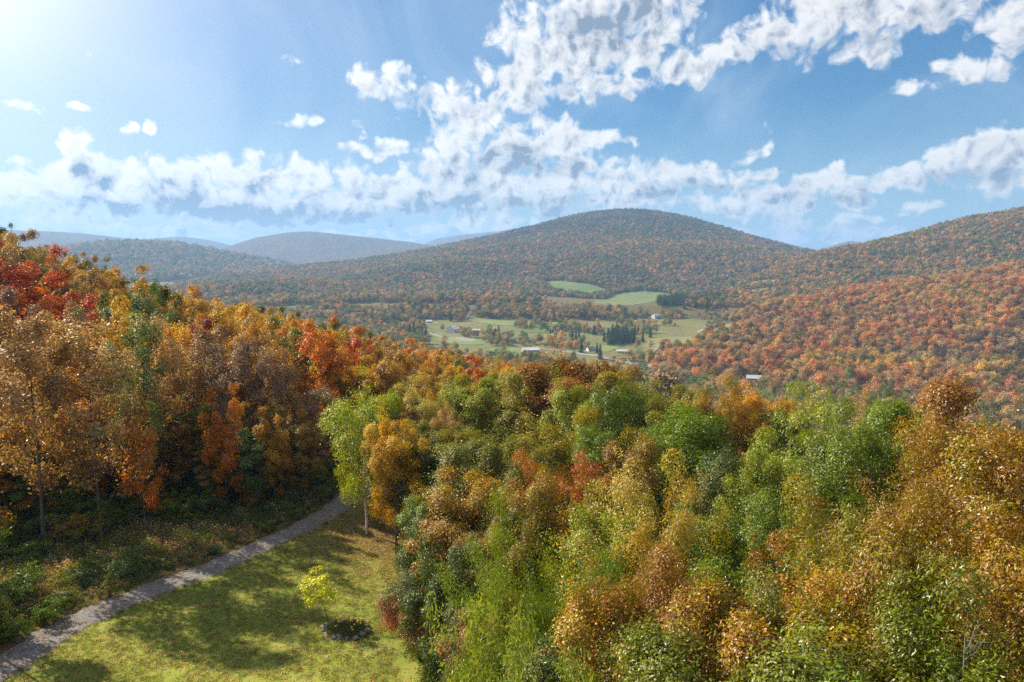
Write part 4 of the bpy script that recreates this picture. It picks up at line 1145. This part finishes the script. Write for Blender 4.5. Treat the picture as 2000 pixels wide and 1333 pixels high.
for k in range(16):
    a = R(-41 - 1.6 * k); r = 50 + random.uniform(-3, 8) - k * 0.9
    x, y = math.sin(a) * r, math.cos(a) * r
    colr = random.choice(['brown', 'gold_rust', 'olive', 'tan'])
    o = put(random.choice(MID['ash']), x, y, random.uniform(14, 17), random.uniform(6, 7.5), colr, 'ash_tree')
    TREES.append((o, 'outer', colr, 'ash', None, 1000 + FPX * math.tan(max(a, -1.4)), 800))
print('left wood', cnt)
# small trees along the front edge of the left wood
for k in range(70):
    t = k / 69; px = -60 + 740 * t + random.uniform(-10, 10)
    a = pix_dir(px, 950)[0]; r = np.interp(a, _ea, _er) + random.uniform(-1.0, 4.5)
    x, y = math.sin(a) * r, math.cos(a) * r
    colr = random.choice(['gold_rust','orange','golden_olive','tan','green','rust','amber','yellow_green','pale_gold'])
    o = put(MID['birch'][0], x, y, random.uniform(5, 10.5), random.uniform(3.5, 5.2), colr, 'young_tree')
    P = project(np.array(x), np.array(y), np.array(float(H(x, y)) + 6)); TREES.append((o, 'edge', colr, 'young tree', None, float(P[0]), float(P[1])))
for px, py, h in ((375,1000,4.5),(388,1008,3.2),(455,990,3.6),(990,0,0)):
    if h == 0: continue
    x, y = hit(px, py); o = put(CONI[0], x, y, h, h * .55, 'spruce', 'spruce_tree'); TREES.append((o, 'edge', 'spruce', 'spruce', None, px, py))
x, y = hit(132, 1030)
o = put(MID['birch'][0], x, y, 3.6, 2.8, 'yellow_green', 'young_tree'); TREES.append((o, 'edge', 'yellow_green', 'young tree', 'small yellow green young tree alone before the dark wood edge at left', 132, 970))

# ------------------------------------------------------------------ shrubs of the rough meadow
BUSHES = [(40,1180,3.2,2.8,'grey_green'),(-30,1230,3.5,3,'grey_green'),(95,1215,2.2,1.6,'green'),(170,1140,2.2,1.7,'grey_green'),(245,1130,2.9,2.2,'grey_green'),(285,1120,1.6,1.1,'olive'),
 (60,1100,3,2,'green'),(420,1085,1.5,1.1,'grey_green'),(455,1060,1.3,.9,'olive'),(520,1040,1.6,1.2,'olive'),(580,1012,1.8,1.3,'olive'),(330,1110,1.2,.9,'olive'),
 (640,975,2.2,1.8,'olive'),(20,1250,2.4,1.6,'green'),(130,1180,1.8,1.2,'olive'),(215,1165,1.3,.9,'olive'),(370,1080,1.5,.9,'grey_green'),(-80,1180,3,2.6,'green')]
for px, py, wd, hh, cc in BUSHES:
    x, y = hit(px, py); o = put(random.choice(BUSH), x, y, hh, wd, cc, 'bush'); TREES.append((o, 'meadow', cc, 'bush', None, px, py))
for k in range(70):
    px = -90 + 770 * random.random()
    a = pix_dir(px, 950)[0]; r = np.interp(a, _ea, _er) + random.uniform(-7.5, 2.5) * (1 if px < 500 else .55)
    x, y = math.sin(a) * r, math.cos(a) * r; hh = random.uniform(1.2, 3.2)
    cc = random.choice(['green','dark_green','grey_green','olive','green','rust_olive','dark_green'])
    o = put(random.choice(BUSH), x, y, hh, hh * random.uniform(1.0, 1.5), cc, 'bush')
    P = project(np.array(x), np.array(y), np.array(float(H(x, y)) + hh)); TREES.append((o, 'undergrowth', cc, 'bush', None, float(P[0]), float(P[1])))

# ------------------------------------------------------------------ dark spruces in the valley
CO = [(1125,665),(1131,661),(1160,655),(1200,662),(1208,665),(1216,660),(1192,672),(1222,668),(1230,664),(1236,670),(1166,690),(1135,689),(1172,702),(886,622),(893,620),(900,624),(880,628),
      (968,662),(974,658),(1118,668),(1290,596),(1300,598),(1310,595),(1320,598),(1330,594),(1342,597),(1352,594),(1362,597),(1372,594),(1382,598),(1394,595),(1405,592),(1414,596),(1336,603),(1358,603),(1380,604),(1400,604),
      (800,652),(808,650),(816,652),(824,655),(790,648),(832,658),(1240,655),(1246,650),(1255,668),(1270,660),(1196,655),(1204,652),(1180,668),(1188,662),(1075,652),(1080,650),(1086,648),(1092,647),(1098,646),(1104,645),(1110,644),(1116,643),(1122,642),(1128,641),(1134,640),(1140,639),(1146,638)]
for px, py in CO:
    x, y = hit(px, py); h = random.uniform(13, 19) if py > 610 else random.uniform(14, 20)
    if 1070 < px < 1150 and py < 655: h = 9
    o = put(random.choice(CONI), x, y, h, h * .42, 'spruce', 'spruce_tree')
    TREES.append((o, 'valley', 'spruce', 'spruce', None, px, py - 12))

# labels: each tree named by its colour, its place and its order from the left
ORD = ['first','second','third','fourth','fifth','sixth','seventh','eighth','ninth','tenth','eleventh','twelfth','thirteenth','fourteenth','fifteenth','sixteenth','seventeenth','eighteenth','nineteenth','twentieth']
def ordinal(n):
    if n < 20: return ORD[n]
    tens = {2: 'twenty', 3: 'thirty', 4: 'forty', 5: 'fifty', 6: 'sixty', 7: 'seventy'}
    n += 1
    return f'{tens[n // 10]}-{ORD[n % 10 - 1]}' if n % 10 else tens[n // 10][:-1] + 'ieth'
def band(zone, r, px, py):
    if zone == 'fg':
        if py < 800: return 'along the far top edge of the near wood'
        if py < 950: return 'high in the near wood'
        if py < 1120: return 'low in the near wood'
        return 'at the near wood\'s front'
    if zone == 'left':
        if px > 640: return 'at the left wood\'s lower end' if py > 690 else 'on the right part of the left wood'
        if r < 82: return 'in the front row of the left wood'
        if r < 125: return 'behind the front rows of the left wood'
        if r < 180: return 'halfway up the left wooded slope'
        return 'near the skyline of the left wood'
    if zone == 'edge': return 'at the foot of the left wood'
    if zone == 'outer': return 'just beyond the left edge'
    if zone == 'meadow': return 'in the rough meadow beside the path'
    if zone == 'undergrowth': return 'below the left wood'
    if zone == 'valley': return 'above the road' if py > 640 else 'in the far conifer wood of the valley'
GR = {'fg': 'trees of the near wood', 'left': 'trees of the left wooded slope', 'outer': 'trees beyond the left edge', 'edge': 'young trees at the foot of the left wood', 'meadow': 'bushes in the rough meadow',
      'undergrowth': 'bushes below the left wood', 'valley': 'dark conifers in the valley'}
sets = {}
for t in TREES:
    o, zone, colr, kind, lab, px, py = t
    cat = 'bush' if kind == 'bush' else 'tree'
    if lab:
        tag(o, lab, cat, GR[zone]); continue
    r = math.hypot(o.location.x, o.location.y)
    key = (CNAME[colr] if colr != 'spruce' else 'dark', kind, band(zone, r, px, py), cat, zone)
    sets.setdefault(key, []).append((px, o))
for (cn, kind, bd, cat, zone), lst in sets.items():
    lst.sort(key=lambda q: q[0])
    for i, (px, o) in enumerate(lst):
        if len(lst) == 1: lb = f'the only {cn} {kind} {bd}'
        elif i == 0: lb = f'leftmost {cn} {kind} {bd}'
        elif i == len(lst) - 1: lb = f'rightmost {cn} {kind} {bd}'
        else: lb = f'{ordinal(i)} {cn} {kind} from left {bd}'
        tag(o, lb, cat, GR[zone])

# ------------------------------------------------------------------ flower bed of stones
def flower_bed():
    x0, y0 = hit(676, 1232); z0 = float(H(x0, y0))
    root = empty('flower_bed', (x0, y0, z0)); tag(root, 'ring of grey stones with grasses and yellow flowers on the lawn', 'flower bed')
    ms = simple('field_stone', (0.17, 0.155, 0.14), 0.9, 0.3, 5, bump=.6, dist=.04)
    import bmesh
    stones = []
    for s in range(5):
        bm = bmesh.new(); bmesh.ops.create_icosphere(bm, subdivisions=2, radius=1)
        g = np.random.default_rng(s)
        k = g.uniform(.7, 1.3, 3)
        for v in bm.verts:
            n = 1 + .22 * math.sin(v.co.x * 3 + s) * math.cos(v.co.y * 4 + s) + .08 * g.normal()
            v.co = Vector((v.co.x * k[0] * n, v.co.y * k[1] * n, v.co.z * .62 * k[2] * n))
        me = bpy.data.meshes.new('stone'); bm.to_mesh(me); bm.free(); me.materials.append(ms); stones.append(me)
    n = 19
    for i in range(n):
        a = 2 * math.pi * i / n + random.uniform(-.08, .08)
        o = obj('stone', stones[i % 5], root, (math.cos(a) * 1.45 + random.uniform(-.1, .1), math.sin(a) * 1.1 + random.uniform(-.1, .1), .08))
        s = random.uniform(.12, .30); o.scale = (s, s, s); o.rotation_euler = (random.uniform(-.3, .3), random.uniform(-.3, .3), random.uniform(0, 6))
    soil = Bag(); soil.poly([(math.cos(t) * 1.4, math.sin(t) * 1.05, .05) for t in np.linspace(0, 2 * math.pi, 24, endpoint=False)])
    soil.build('soil', simple('soil', (.07, .05, .035), .95, .3, 8), root)
    g = np.random.default_rng(3)
    def blades(n, hmin, hmax, wd):
        V = []; Fq = []
        for i in range(n):
            a = g.uniform(0, 6.28); rr = math.sqrt(g.uniform(0, 1.3)) * g.uniform(.7, 1.15); bx_, by_ = math.cos(a) * rr * 1.3, math.sin(a) * rr * 1.0
            h = g.uniform(hmin, hmax); t = g.uniform(0, 6.28); c, s = math.cos(t), math.sin(t); le = g.normal(0, .15, 2)
            b = len(V); V += [(bx_ - c * wd, by_ - s * wd, .04), (bx_ + c * wd, by_ + s * wd, .04), (bx_ + le[0] + c * wd * .3, by_ + le[1] + s * wd * .3, h), (bx_ + le[0] - c * wd * .3, by_ + le[1] - s * wd * .3, h)]
            Fq.append((b, b + 1, b + 2, b + 3))
        return np.array(V), np.array(Fq)
    V, Fq = blades(1500, .2, .6, .016)
    tag(obj('leaves', mesh_np('leaves', V, Fq, simple('bed_leaf', (.12, .15, .03), .7, .4, 4)), root), kind='stuff')
    mf = simple('yellow_petal', (.75, .48, .03), .6, .15, 9)
    for cx, cy, k in ((.35, .45, 10), (.9, .1, 7), (-.5, -.1, 5), (.6, -.5, 5), (-.7, .4, 4)):
        for j in range(k):
            fb = Bag(); c = (cx + g.normal(0, .13), cy + g.normal(0, .13), g.uniform(.42, .72))
            for p in range(6):
                t = p * 1.047; u = (math.cos(t), math.sin(t)); w = (-u[1] * .025, u[0] * .025)
                fb.poly([c, (c[0] + u[0] * .05 + w[0], c[1] + u[1] * .05 + w[1], c[2] + .02), (c[0] + u[0] * .085, c[1] + u[1] * .085, c[2]), (c[0] + u[0] * .05 - w[0], c[1] + u[1] * .05 - w[1], c[2] + .02)])
            fb.build('flower', mf, root)
flower_bed()

# ------------------------------------------------------------------ scattered stuff with geometry nodes
def scatter_group(protos, hide_name):
    coll = bpy.data.collections.new(hide_name)
    for i, me in enumerate(protos):
        o = bpy.data.objects.new(f'{hide_name}_{i:02d}', me); coll.objects.link(o)
    g = bpy.data.node_groups.new(hide_name + '_scatter', 'GeometryNodeTree')
    g.interface.new_socket('Geometry', in_out='INPUT', socket_type='NodeSocketGeometry')
    g.interface.new_socket('Geometry', in_out='OUTPUT', socket_type='NodeSocketGeometry')
    N = g.nodes; L = g.links
    gi = N.new('NodeGroupInput'); go = N.new('NodeGroupOutput')
    ci = N.new('GeometryNodeCollectionInfo'); ci.inputs['Collection'].default_value = coll
    ci.inputs['Separate Children'].default_value = True; ci.inputs['Reset Children'].default_value = True
    ip = N.new('GeometryNodeInstanceOnPoints'); ip.inputs['Pick Instance'].default_value = True
    def att(nm, typ):
        a = N.new('GeometryNodeInputNamedAttribute'); a.data_type = typ; a.inputs[0].default_value = nm
        return a.outputs[0]
    L.new(gi.outputs[0], ip.inputs['Points']); L.new(ci.outputs[0], ip.inputs['Instance'])
    L.new(att('which', 'INT'), ip.inputs['Instance Index'])
    L.new(att('rot', 'FLOAT_VECTOR'), ip.inputs['Rotation']); L.new(att('size', 'FLOAT_VECTOR'), ip.inputs['Scale'])
    L.new(ip.outputs[0], go.inputs[0])
    return g
def scatter(name, P, size, tint, tint_b, n_protos, group, tilt=0.0):
    n = len(P)
    me = bpy.data.meshes.new(name); me.vertices.add(n); me.vertices.foreach_set('co', np.asarray(P, np.float32).ravel())
    rot = np.column_stack([rng.normal(0, tilt, n) if tilt else np.zeros(n), rng.normal(0, tilt, n) if tilt else np.zeros(n), rng.uniform(0, 6.28, n)])
    for nm, arr in (('rot', rot), ('size', size), ('tint', tint), ('tint_b', tint_b)):
        a = me.attributes.new(nm, 'FLOAT_VECTOR', 'POINT'); a.data.foreach_set('vector', np.asarray(arr, np.float32).ravel())
    a = me.attributes.new('which', 'INT', 'POINT'); a.data.foreach_set('value', rng.integers(0, n_protos, n).astype(np.int32))
    o = obj(name, me); md = o.modifiers.new('scatter', 'NODES'); md.node_group = group
    return tag(o, kind='stuff')

def far_tree(seed, leaves, size, shape='round', Rc=.5, H_=1.3, trunk=True):
    """small tree of unit crown width, crown and trunk in one mesh"""
    g = np.random.default_rng(seed)
    nc = 26
    t = g.uniform(0, 1, nc) ** .8; a = g.uniform(0, 6.28, nc)
    prof = np.array([profile(shape, q) for q in t]); rr = Rc * prof * g.uniform(.55, .95, nc)
    C = np.column_stack([np.cos(a) * rr, np.sin(a) * rr, H_ * (.25 + .7 * t)])
    idx = g.integers(0, nc, leaves)
    P = C[idx] + g.normal(0, 1, (leaves, 3)) * np.array([.1, .1, .085])
    P[:, 2] = np.maximum(P[:, 2], .08)
    N = P - np.array([0, 0, H_ * .45]); N /= np.linalg.norm(N, axis=1)[:, None]
    N = N + g.normal(0, .6, (leaves, 3)) + [0, 0, .35]; N /= np.linalg.norm(N, axis=1)[:, None]
    U = g.normal(0, 1, (leaves, 3)); U -= N * (U * N).sum(1)[:, None]; U /= np.linalg.norm(U, axis=1)[:, None]
    W = np.cross(N, U); sz = size * g.uniform(.6, 1.3, leaves)[:, None]
    q = np.stack([P - U * sz, P + W * sz * .6, P + U * sz, P - W * sz * .6], 1).reshape(-1, 3)
    F = np.arange(leaves * 4).reshape(-1, 4); att = np.column_stack([g.uniform(0, 1, leaves), g.uniform(0, 1, nc)[idx], P[:, 2] / H_])
    mi = np.zeros(leaves, int)
    if trunk:
        V2, F2 = [], []; tube([(0, 0, -.1), (0, 0, .4), (0, 0, .95)], .022, .006, 4, V2, F2)
        F2 = np.array(F2) + len(q); q = np.vstack([q, np.array(V2)]); F = np.vstack([F, F2])
        att = np.vstack([att, np.full((len(F2), 3), .5)]); mi = np.concatenate([mi, np.ones(len(F2), int)])
    return mesh_np('far_tree', q, F, attrs=[('leaf', 'FACE', att)], mats=[M_LEAF_I, M_PALE], midx=mi)

mid_protos = [far_tree(i, 950, .046, ['round', 'oval', 'round', 'oval', 'column'][i % 5], .5, [1.15, 1.35, 1.1, 1.3, 1.5][i % 5]) for i in range(6)]
far_protos = [far_tree(20 + i, 210, .095, ['round', 'oval'][i % 2], .5, [1.1, 1.3][i % 2], trunk=False) for i in range(5)]
G_MID = scatter_group(mid_protos, 'wood_tree'); G_FAR = scatter_group(far_protos, 'distant_tree')
def con_unit(seed, leaves, size):
    c, t, h, r = conifer_proto(seed, 2.2, .5, leaves, size, 9)
    c.materials.clear(); c.materials.append(M_LEAF_I); return c
G_CON = scatter_group([con_unit(201, 500, .09), con_unit(202, 500, .09)], 'distant_conifer')

def colours(names, n, w=None):
    k = rng.choice(len(names), n, p=w)
    A = np.array([PAL[q][0] for q in names])[k]; B = np.array([PAL[q][1] for q in names])[k]
    f = rng.uniform(.78, 1.22, (n, 1)); return A * f, B * f
def sector(px0, px1, r0, r1, spacing, jit=.42):
    """jittered grid of ground points between two picture columns and two distances"""
    a0, a1 = pix_dir(px0, 500)[0], pix_dir(px1, 500)[0]
    xs = [math.sin(a) * r for a in (a0, a1) for r in (r0, r1)] + ([0] if a0 < 0 < a1 else [])
    ys = [math.cos(a) * r for a in (a0, a1) for r in (r0, r1)] + ([r1] if a0 < 0 < a1 else [])
    gx, gy = np.meshgrid(np.arange(min(xs), max(xs), spacing), np.arange(min(ys), max(ys), spacing * .9))
    gx = gx + (np.arange(gx.shape[0])[:, None] % 2) * spacing / 2
    x = gx.ravel() + rng.uniform(-jit, jit, gx.size) * spacing; y = gy.ravel() + rng.uniform(-jit, jit, gy.size) * spacing
    a = np.arctan2(x, y); r = np.hypot(x, y); m = (a > a0) & (a < a1) & (r > r0) & (r < r1)
    return x[m], y[m]
def layer_of(x, y):
    a = np.arctan2(x, y); r = np.hypot(x, y)
    i = np.clip(np.round(np.interp(a, AZ, np.arange(len(AZ)))).astype(int), 0, len(AZ) - 1)
    j = np.clip(np.round(np.interp(r, RR, np.arange(len(RR)))).astype(int), 0, len(RR) - 1)
    return LAY[i, j]
def visible(x, y, z, tol=0.0):
    """rough horizon test so that nothing is scattered where hills hide it"""
    a = np.arctan2(x, y); r = np.hypot(x, y); te = (z - CAMZ) / r
    ang = (ZG - CAMZ) / np.maximum(RG, 1); run = np.maximum.accumulate(np.where(RG < 70, -9, ang), axis=1)
    i = np.clip(np.round(np.interp(a, AZ, np.arange(len(AZ)))).astype(int), 0, len(AZ) - 1)
    j = np.clip(np.floor(np.interp(r, RR, np.arange(len(RR)))).astype(int) - 1, 0, len(RR) - 1)
    return te > run[i, j] - tol

# red hillside on the right
def wood(name, px0, px1, r0, r1, sp, crown, names, w, layers, group, npro, hgt=(.9, 1.25), thin=None, tol=.004, extra=None):
    x, y = sector(px0, px1, r0, r1, sp)
    z = H(x, y); m = np.isin(layer_of(x, y), layers) & ~keep_clear(x, y)
    m &= visible(x, y, z + crown * 1.6, tol)
    if thin is not None: m &= thin(x, y, z)
    x, y, z = x[m], y[m], z[m]; n = len(x)
    s = crown * rng.uniform(.55, 1.35, n); h = rng.uniform(*hgt, n)
    A, B = colours(names, n, w)
    if extra is not None: A, B = extra(x, y, z, A, B)
    print(name, n)
    return scatter(name, np.column_stack([x, y, z - .4]), np.column_stack([s, s, s * h]), A, B, npro, group)
def patchy(x, y, z, A, B, sc=90, seed=51, alt=(('brown',.5),('rust',.5))):
    q = fbm(x / sc, y / sc, 3, seed); k = q > .12
    nm = [a for a, _ in alt]; A2, B2 = colours(nm, len(x), [b for _, b in alt])
    A[k] = A2[k]; B[k] = B2[k]; return A, B
def bare_tops(x, y, z, A, B):  # cloud shade on summit and right flank, put into the tree colours
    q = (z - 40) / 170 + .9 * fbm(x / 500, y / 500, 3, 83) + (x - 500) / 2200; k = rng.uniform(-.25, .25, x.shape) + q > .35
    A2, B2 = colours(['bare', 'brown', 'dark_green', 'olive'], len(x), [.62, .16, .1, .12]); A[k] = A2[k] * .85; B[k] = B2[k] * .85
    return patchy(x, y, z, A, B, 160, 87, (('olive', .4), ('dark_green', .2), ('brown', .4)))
def stands(x, y, z, A, B):
    q1 = fbm(x / 120, y / 120, 3, 51); q2 = fbm(x / 90, y / 90, 3, 57)
    for k, nm, w in ((q1 > .16, ['red', 'rust', 'crimson', 'orange', 'tan'], [.16, .36, .07, .18, .23]), (q1 < -.2, ['gold', 'amber', 'golden_olive', 'olive', 'tan'], [.24, .24, .2, .16, .16]),
                     (q2 > .26, ['brown', 'bare', 'tan', 'rust'], [.4, .2, .2, .2])):
        k = k & (rng.uniform(0, 1, x.shape) < .8); A2, B2 = colours(nm, len(x), w); A[k] = A2[k]; B[k] = B2[k]
    return A, B
wood('hillside_wood', 1200, 2260, 560, 1560, 7.7, 8.7, ['orange','amber','red','rust','crimson','gold','golden_olive','tan','brown','olive'],
     [.13,.16,.06,.18,.04,.06,.08,.13,.09,.07], [0], G_MID, 6,
     thin=lambda x, y, z: ~((project(x, y, z)[0] < 1430) & (project(x, y, z)[1] < 660) & (project(x, y, z)[1] > 610)),
     extra=stands)
wood('ridge_wood', 1340, 2260, 1400, 2850, 8.8, 9.8, ['rust','amber','olive','golden_olive','orange','brown','green','dark_green','red'],
     [.2,.11,.17,.13,.07,.15,.08,.06,.03], [2], G_FAR, 5)
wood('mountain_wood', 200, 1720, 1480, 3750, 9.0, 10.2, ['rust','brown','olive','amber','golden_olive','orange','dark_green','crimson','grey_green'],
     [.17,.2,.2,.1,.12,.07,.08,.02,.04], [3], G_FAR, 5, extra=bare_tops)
wood('foothill_wood', 340, 1260, 1150, 1760, 9.0, 10.0, ['rust','brown','olive','amber','golden_olive','grey_green','dark_green','tan','orange'],
     [.14,.2,.16,.1,.12,.12,.05,.08,.03], [1], G_MID, 6)
wood('low_hill_wood', -120, 720, 2900, 4700, 19, 22, ['rust','brown','olive','golden_olive','dark_green','amber'], [.2,.25,.25,.12,.1,.08], [4], G_FAR, 5)
def valley_thin(x, y, z):
    r = np.hypot(x, y)
    q = fbm(x / 70, y / 55, 3, 61) + .25 * fbm(x / 22, y / 22, 2, 62)
    dense = np.where(r > 1350, -.6, np.where(r > 1000, .24, .18))
    px, py = project(x, y, z)
    dense = np.where((px > 1180) & (py > 735), -.5, dense)
    dense = np.where(px > 1480, -1, dense)
    dense = np.where((px < 830) & (r > 900), -.2, dense)
    return (q > dense) & (rng.uniform(0, 1, x.shape) < .85)
wood('valley_trees', 380, 2260, 470, 1720, 9.5, 8.5, ['olive','brown','tan','grey_green','amber','green','rust','golden_olive','orange'],
     [.16,.17,.14,.16,.08,.1,.07,.08,.04], [-1], G_MID, 6, thin=valley_thin)
wood('slope_wood', 860, 2200, 100, 520, 9, 9, ['brown','olive','rust','tan','grey_green','golden_olive'], [.25,.2,.15,.1,.15,.15], [-1, 0], G_MID, 6, tol=.08,
     thin=lambda x, y, z: (z + 15 - CAMZ) / np.hypot(x, y) < -.195)
wood('back_slope_wood', 300, 900, 245, 480, 9, 9, ['brown','olive','amber','rust','golden_olive'], None, [-1], G_MID, 6, tol=.05,
     thin=lambda x, y, z: (z + 15 - CAMZ) / np.hypot(x, y) < -.12)
# strips of conifers on the hills
def conifers(name, polys, sp, h):
    X, Y = [], []
    for pp in polys:
        w = [hit(*q) for q in pp]; P = np.array(w)
        gx, gy = np.meshgrid(np.arange(P[:, 0].min(), P[:, 0].max(), sp), np.arange(P[:, 1].min(), P[:, 1].max(), sp))
        x = gx.ravel() + rng.uniform(-.4, .4, gx.size) * sp; y = gy.ravel() + rng.uniform(-.4, .4, gy.size) * sp
        m = inside(w, x, y); X.append(x[m]); Y.append(y[m])
    x, y = np.concatenate(X), np.concatenate(Y); n = len(x)
    A, B = colours(['spruce'], n); s = h * rng.uniform(.36, .52, n)
    scatter(name, np.column_stack([x, y, H(x, y) - .3]), np.column_stack([s, s, s * rng.uniform(.9, 1.15, n)]), A, B, 2, G_CON)
conifers('conifer_wood', [[(1640,520),(1670,515),(1680,530),(1650,535)],[(1280,590),(1420,580),(1425,596),(1290,606)],[(1060,530),(1072,500),(1082,505),(1075,545)],[(1720,510),(1850,488),(1860,495),(1730,520)],[(1186,660),(1236,655),(1240,672),(1190,676)]], 8, 17)

# ------------------------------------------------------------------ meadow weeds, lawn tufts, fallen leaves
def tuft(seed, n, h, wd, spread, leafy=0.0):
    g = np.random.default_rng(seed); V = []
    for i in range(n):
        a = g.uniform(0, 6.28); r = spread * math.sqrt(g.uniform()); x, y = math.cos(a) * r, math.sin(a) * r
        t = g.uniform(0, 6.28); c, s = math.cos(t) * wd, math.sin(t) * wd; hh = h * g.uniform(.5, 1.1); lx, ly = g.normal(0, .28 * h, 2)
        V += [(x - c, y - s, -.02), (x + c, y + s, -.02), (x + lx + c * .3, y + ly + s * .3, hh), (x + lx - c * .3, y + ly - s * .3, hh)]
    for i in range(int(n * leafy)):
        x, y = g.normal(0, spread * .8, 2); z = h * g.uniform(.3, 1.1); u = g.normal(0, 1, 3); u /= np.linalg.norm(u); w = np.cross(u, g.normal(0, 1, 3)); w /= np.linalg.norm(w)
        p = np.array([x, y, z]); sz = .07 * g.uniform(.5, 1.2)
        V += [tuple(p - u * sz), tuple(p + w * sz * .5), tuple(p + u * sz), tuple(p - w * sz * .5)]
    V = np.array(V); F = np.arange(len(V)).reshape(-1, 4); m = len(F)
    return mesh_np('tuft', V, F, M_LEAF_I, attrs=[('leaf', 'FACE', np.column_stack([g.uniform(0, 1, m), g.uniform(0, 1, m), np.full(m, .5)]))])
G_WEED = scatter_group([tuft(1, 34, .62, .012, .28, 1.6), tuft(2, 40, .5, .012, .3, .8), tuft(3, 26, .8, .012, .22, 2.2)], 'weed')
G_GRASS = scatter_group([tuft(5, 26, .055, .006, .14), tuft(6, 30, .07, .006, .16)], 'grass_tuft')
def dist_to_line(x, y, L):
    d = np.full(x.shape, 1e9)
    for q in L[::2]: d = np.minimum(d, (x - q[0]) ** 2 + (y - q[1]) ** 2)
    return np.sqrt(d)
# rough meadow between path and wood
x, y = rng.uniform(-75, 5, 52000), rng.uniform(18, 88, 52000)
a = np.arctan2(x, y); r = np.hypot(x, y)
lx = np.interp(y, path_line[:, 1], path_line[:, 0])
dpl = dist_to_line(x, y, path_line)
m = (x < lx - 1.2) & (r < np.interp(a, _ea, _er) + 4) & (a > R(-48)) & (dpl > 1.15)
m |= (dpl > 1.1) & (dpl < 1.5) & (rng.uniform(0, 1, x.shape) < .35) & (x < 2)
x, y = x[m], y[m]; n = len(x); print('weeds', n)
q = fbm(x / 5, y / 5, 3, 71); dd = dist_to_line(x, y, path_line)
A, B = colours(['olive', 'grey_green', 'tan', 'golden_olive'], n, [.35, .3, .15, .2])
Ab, Bb = colours(['brown', 'rust', 'tan', 'olive'], n, [.5, .2, .1, .2]); kb = (q > .0) & (rng.uniform(0, 1, n) < .8); A[kb] = Ab[kb]; B[kb] = Bb[kb]; A *= 1.25; B *= 1.25
px_, py_ = project(x, y, H(x, y))
dk = (rng.uniform(0, 1, n) < .6) & (py_ < 1040); Ag, Bg = colours(['green', 'dark_green', 'olive'], n); A[dk] = Ag[dk]; B[dk] = Bg[dk]
s = rng.uniform(.5, 1.25, n) * np.clip(.12 + dd * .22, .25, 1.15)
tag(scatter('meadow_weeds', np.column_stack([x, y, H(x, y)]), np.column_stack([s, s, s]), A, B, 3, G_WEED, .12))
# grass of the lawn
x, y = rng.uniform(-45, 4, 90000), rng.uniform(24, 78, 90000)
m = inside(lawn_poly, x, y); x, y = x[m], y[m]
m = fbm(x / 3, y / 3, 3, 33) > -.35; x, y = x[m], y[m]; n = len(x); print('lawn tufts', n)
A = np.array([.20, .25, .035]) * rng.uniform(.7, 1.35, (n, 1)); B = np.array([.31, .30, .075]) * rng.uniform(.7, 1.3, (n, 1))
s = rng.uniform(.7, 1.5, n)
scatter('lawn_grass', np.column_stack([x, y, H(x, y) + .02]), np.column_stack([s, s, s]), A, B, 2, G_GRASS, .1)
# fallen leaves
g = np.random.default_rng(9)
def leaf_one(sd):
    g = np.random.default_rng(sd); V = []
    for i in range(6):
        c = np.array([*g.normal(0, .25, 2), .012]); t = g.uniform(0, 6.28); u = np.array([math.cos(t), math.sin(t), g.normal(0, .25)]) * .05; w = np.array([-math.sin(t), math.cos(t), g.normal(0, .25)]) * .035
        V += [c - u, c + w, c + u, c - w]
    V = np.array(V); m = len(V) // 4
    return mesh_np('fallen_leaf', V, np.arange(len(V)).reshape(-1, 4), M_LEAF_I, attrs=[('leaf', 'FACE', g.uniform(0, 1, (m, 3)))])
G_FALL = scatter_group([leaf_one(1), leaf_one(2)], 'fallen_leaf')
n = 16000
x = np.concatenate([rng.normal(bx + 2.5, 4.0, 6000), rng.uniform(-45, 4, n - 6000)]); y = np.concatenate([rng.normal(by + 1, 4.5, 6000), rng.uniform(24, 78, n - 6000)])
m = inside(lawn_poly, x, y) | (dist_to_line(x, y, path_line) < 1.6); x, y = x[m], y[m]
A, B = colours(['rust', 'amber', 'tan', 'orange', 'brown'], len(x)); s = rng.uniform(.7, 1.2, len(x))
scatter('fallen_leaves', np.column_stack([x, y, H(x, y) + .065]), np.column_stack([s, s, s]), A, B, 2, G_FALL)
# low brush under the near wood
x, y = sector(800, 2150, 14, 85, 2.6)
m = ~inside(lawn_poly, x, y); x, y = x[m], y[m]; n = len(x); A, B = colours(['olive', 'green', 'rust', 'dark_green', 'golden_olive'], n); s = rng.uniform(1.8, 3.6, n)
scatter('brush', np.column_stack([x, y, H(x, y) - .1]), np.column_stack([s, s, s * .8]), A, B, 6, G_MID)

# ------------------------------------------------------------------ haze
def haze():
    zlo = float(ZG.min()) - 1.5; zhi = float(ZG.max()) + 45
    S = 13600
    b = Bag(); b.box((0, 0, (zlo + zhi) / 2), (S, S, (zhi - zlo) / 2))
    m, T = new_mat('haze_air')
    v = T.add('ShaderNodeVolumePrincipled')
    v.inputs['Color'].default_value = (0.29, 0.52, 0.88, 1)
    v.inputs['Density'].default_value = 0.000112
    v.inputs['Anisotropy'].default_value = 0.15
    o = T.add('ShaderNodeOutputMaterial'); T.link(v.outputs[0], o.inputs['Volume'])
    tag(b.build('haze', m), kind='stuff')
    print('haze', zlo, zhi)
haze()
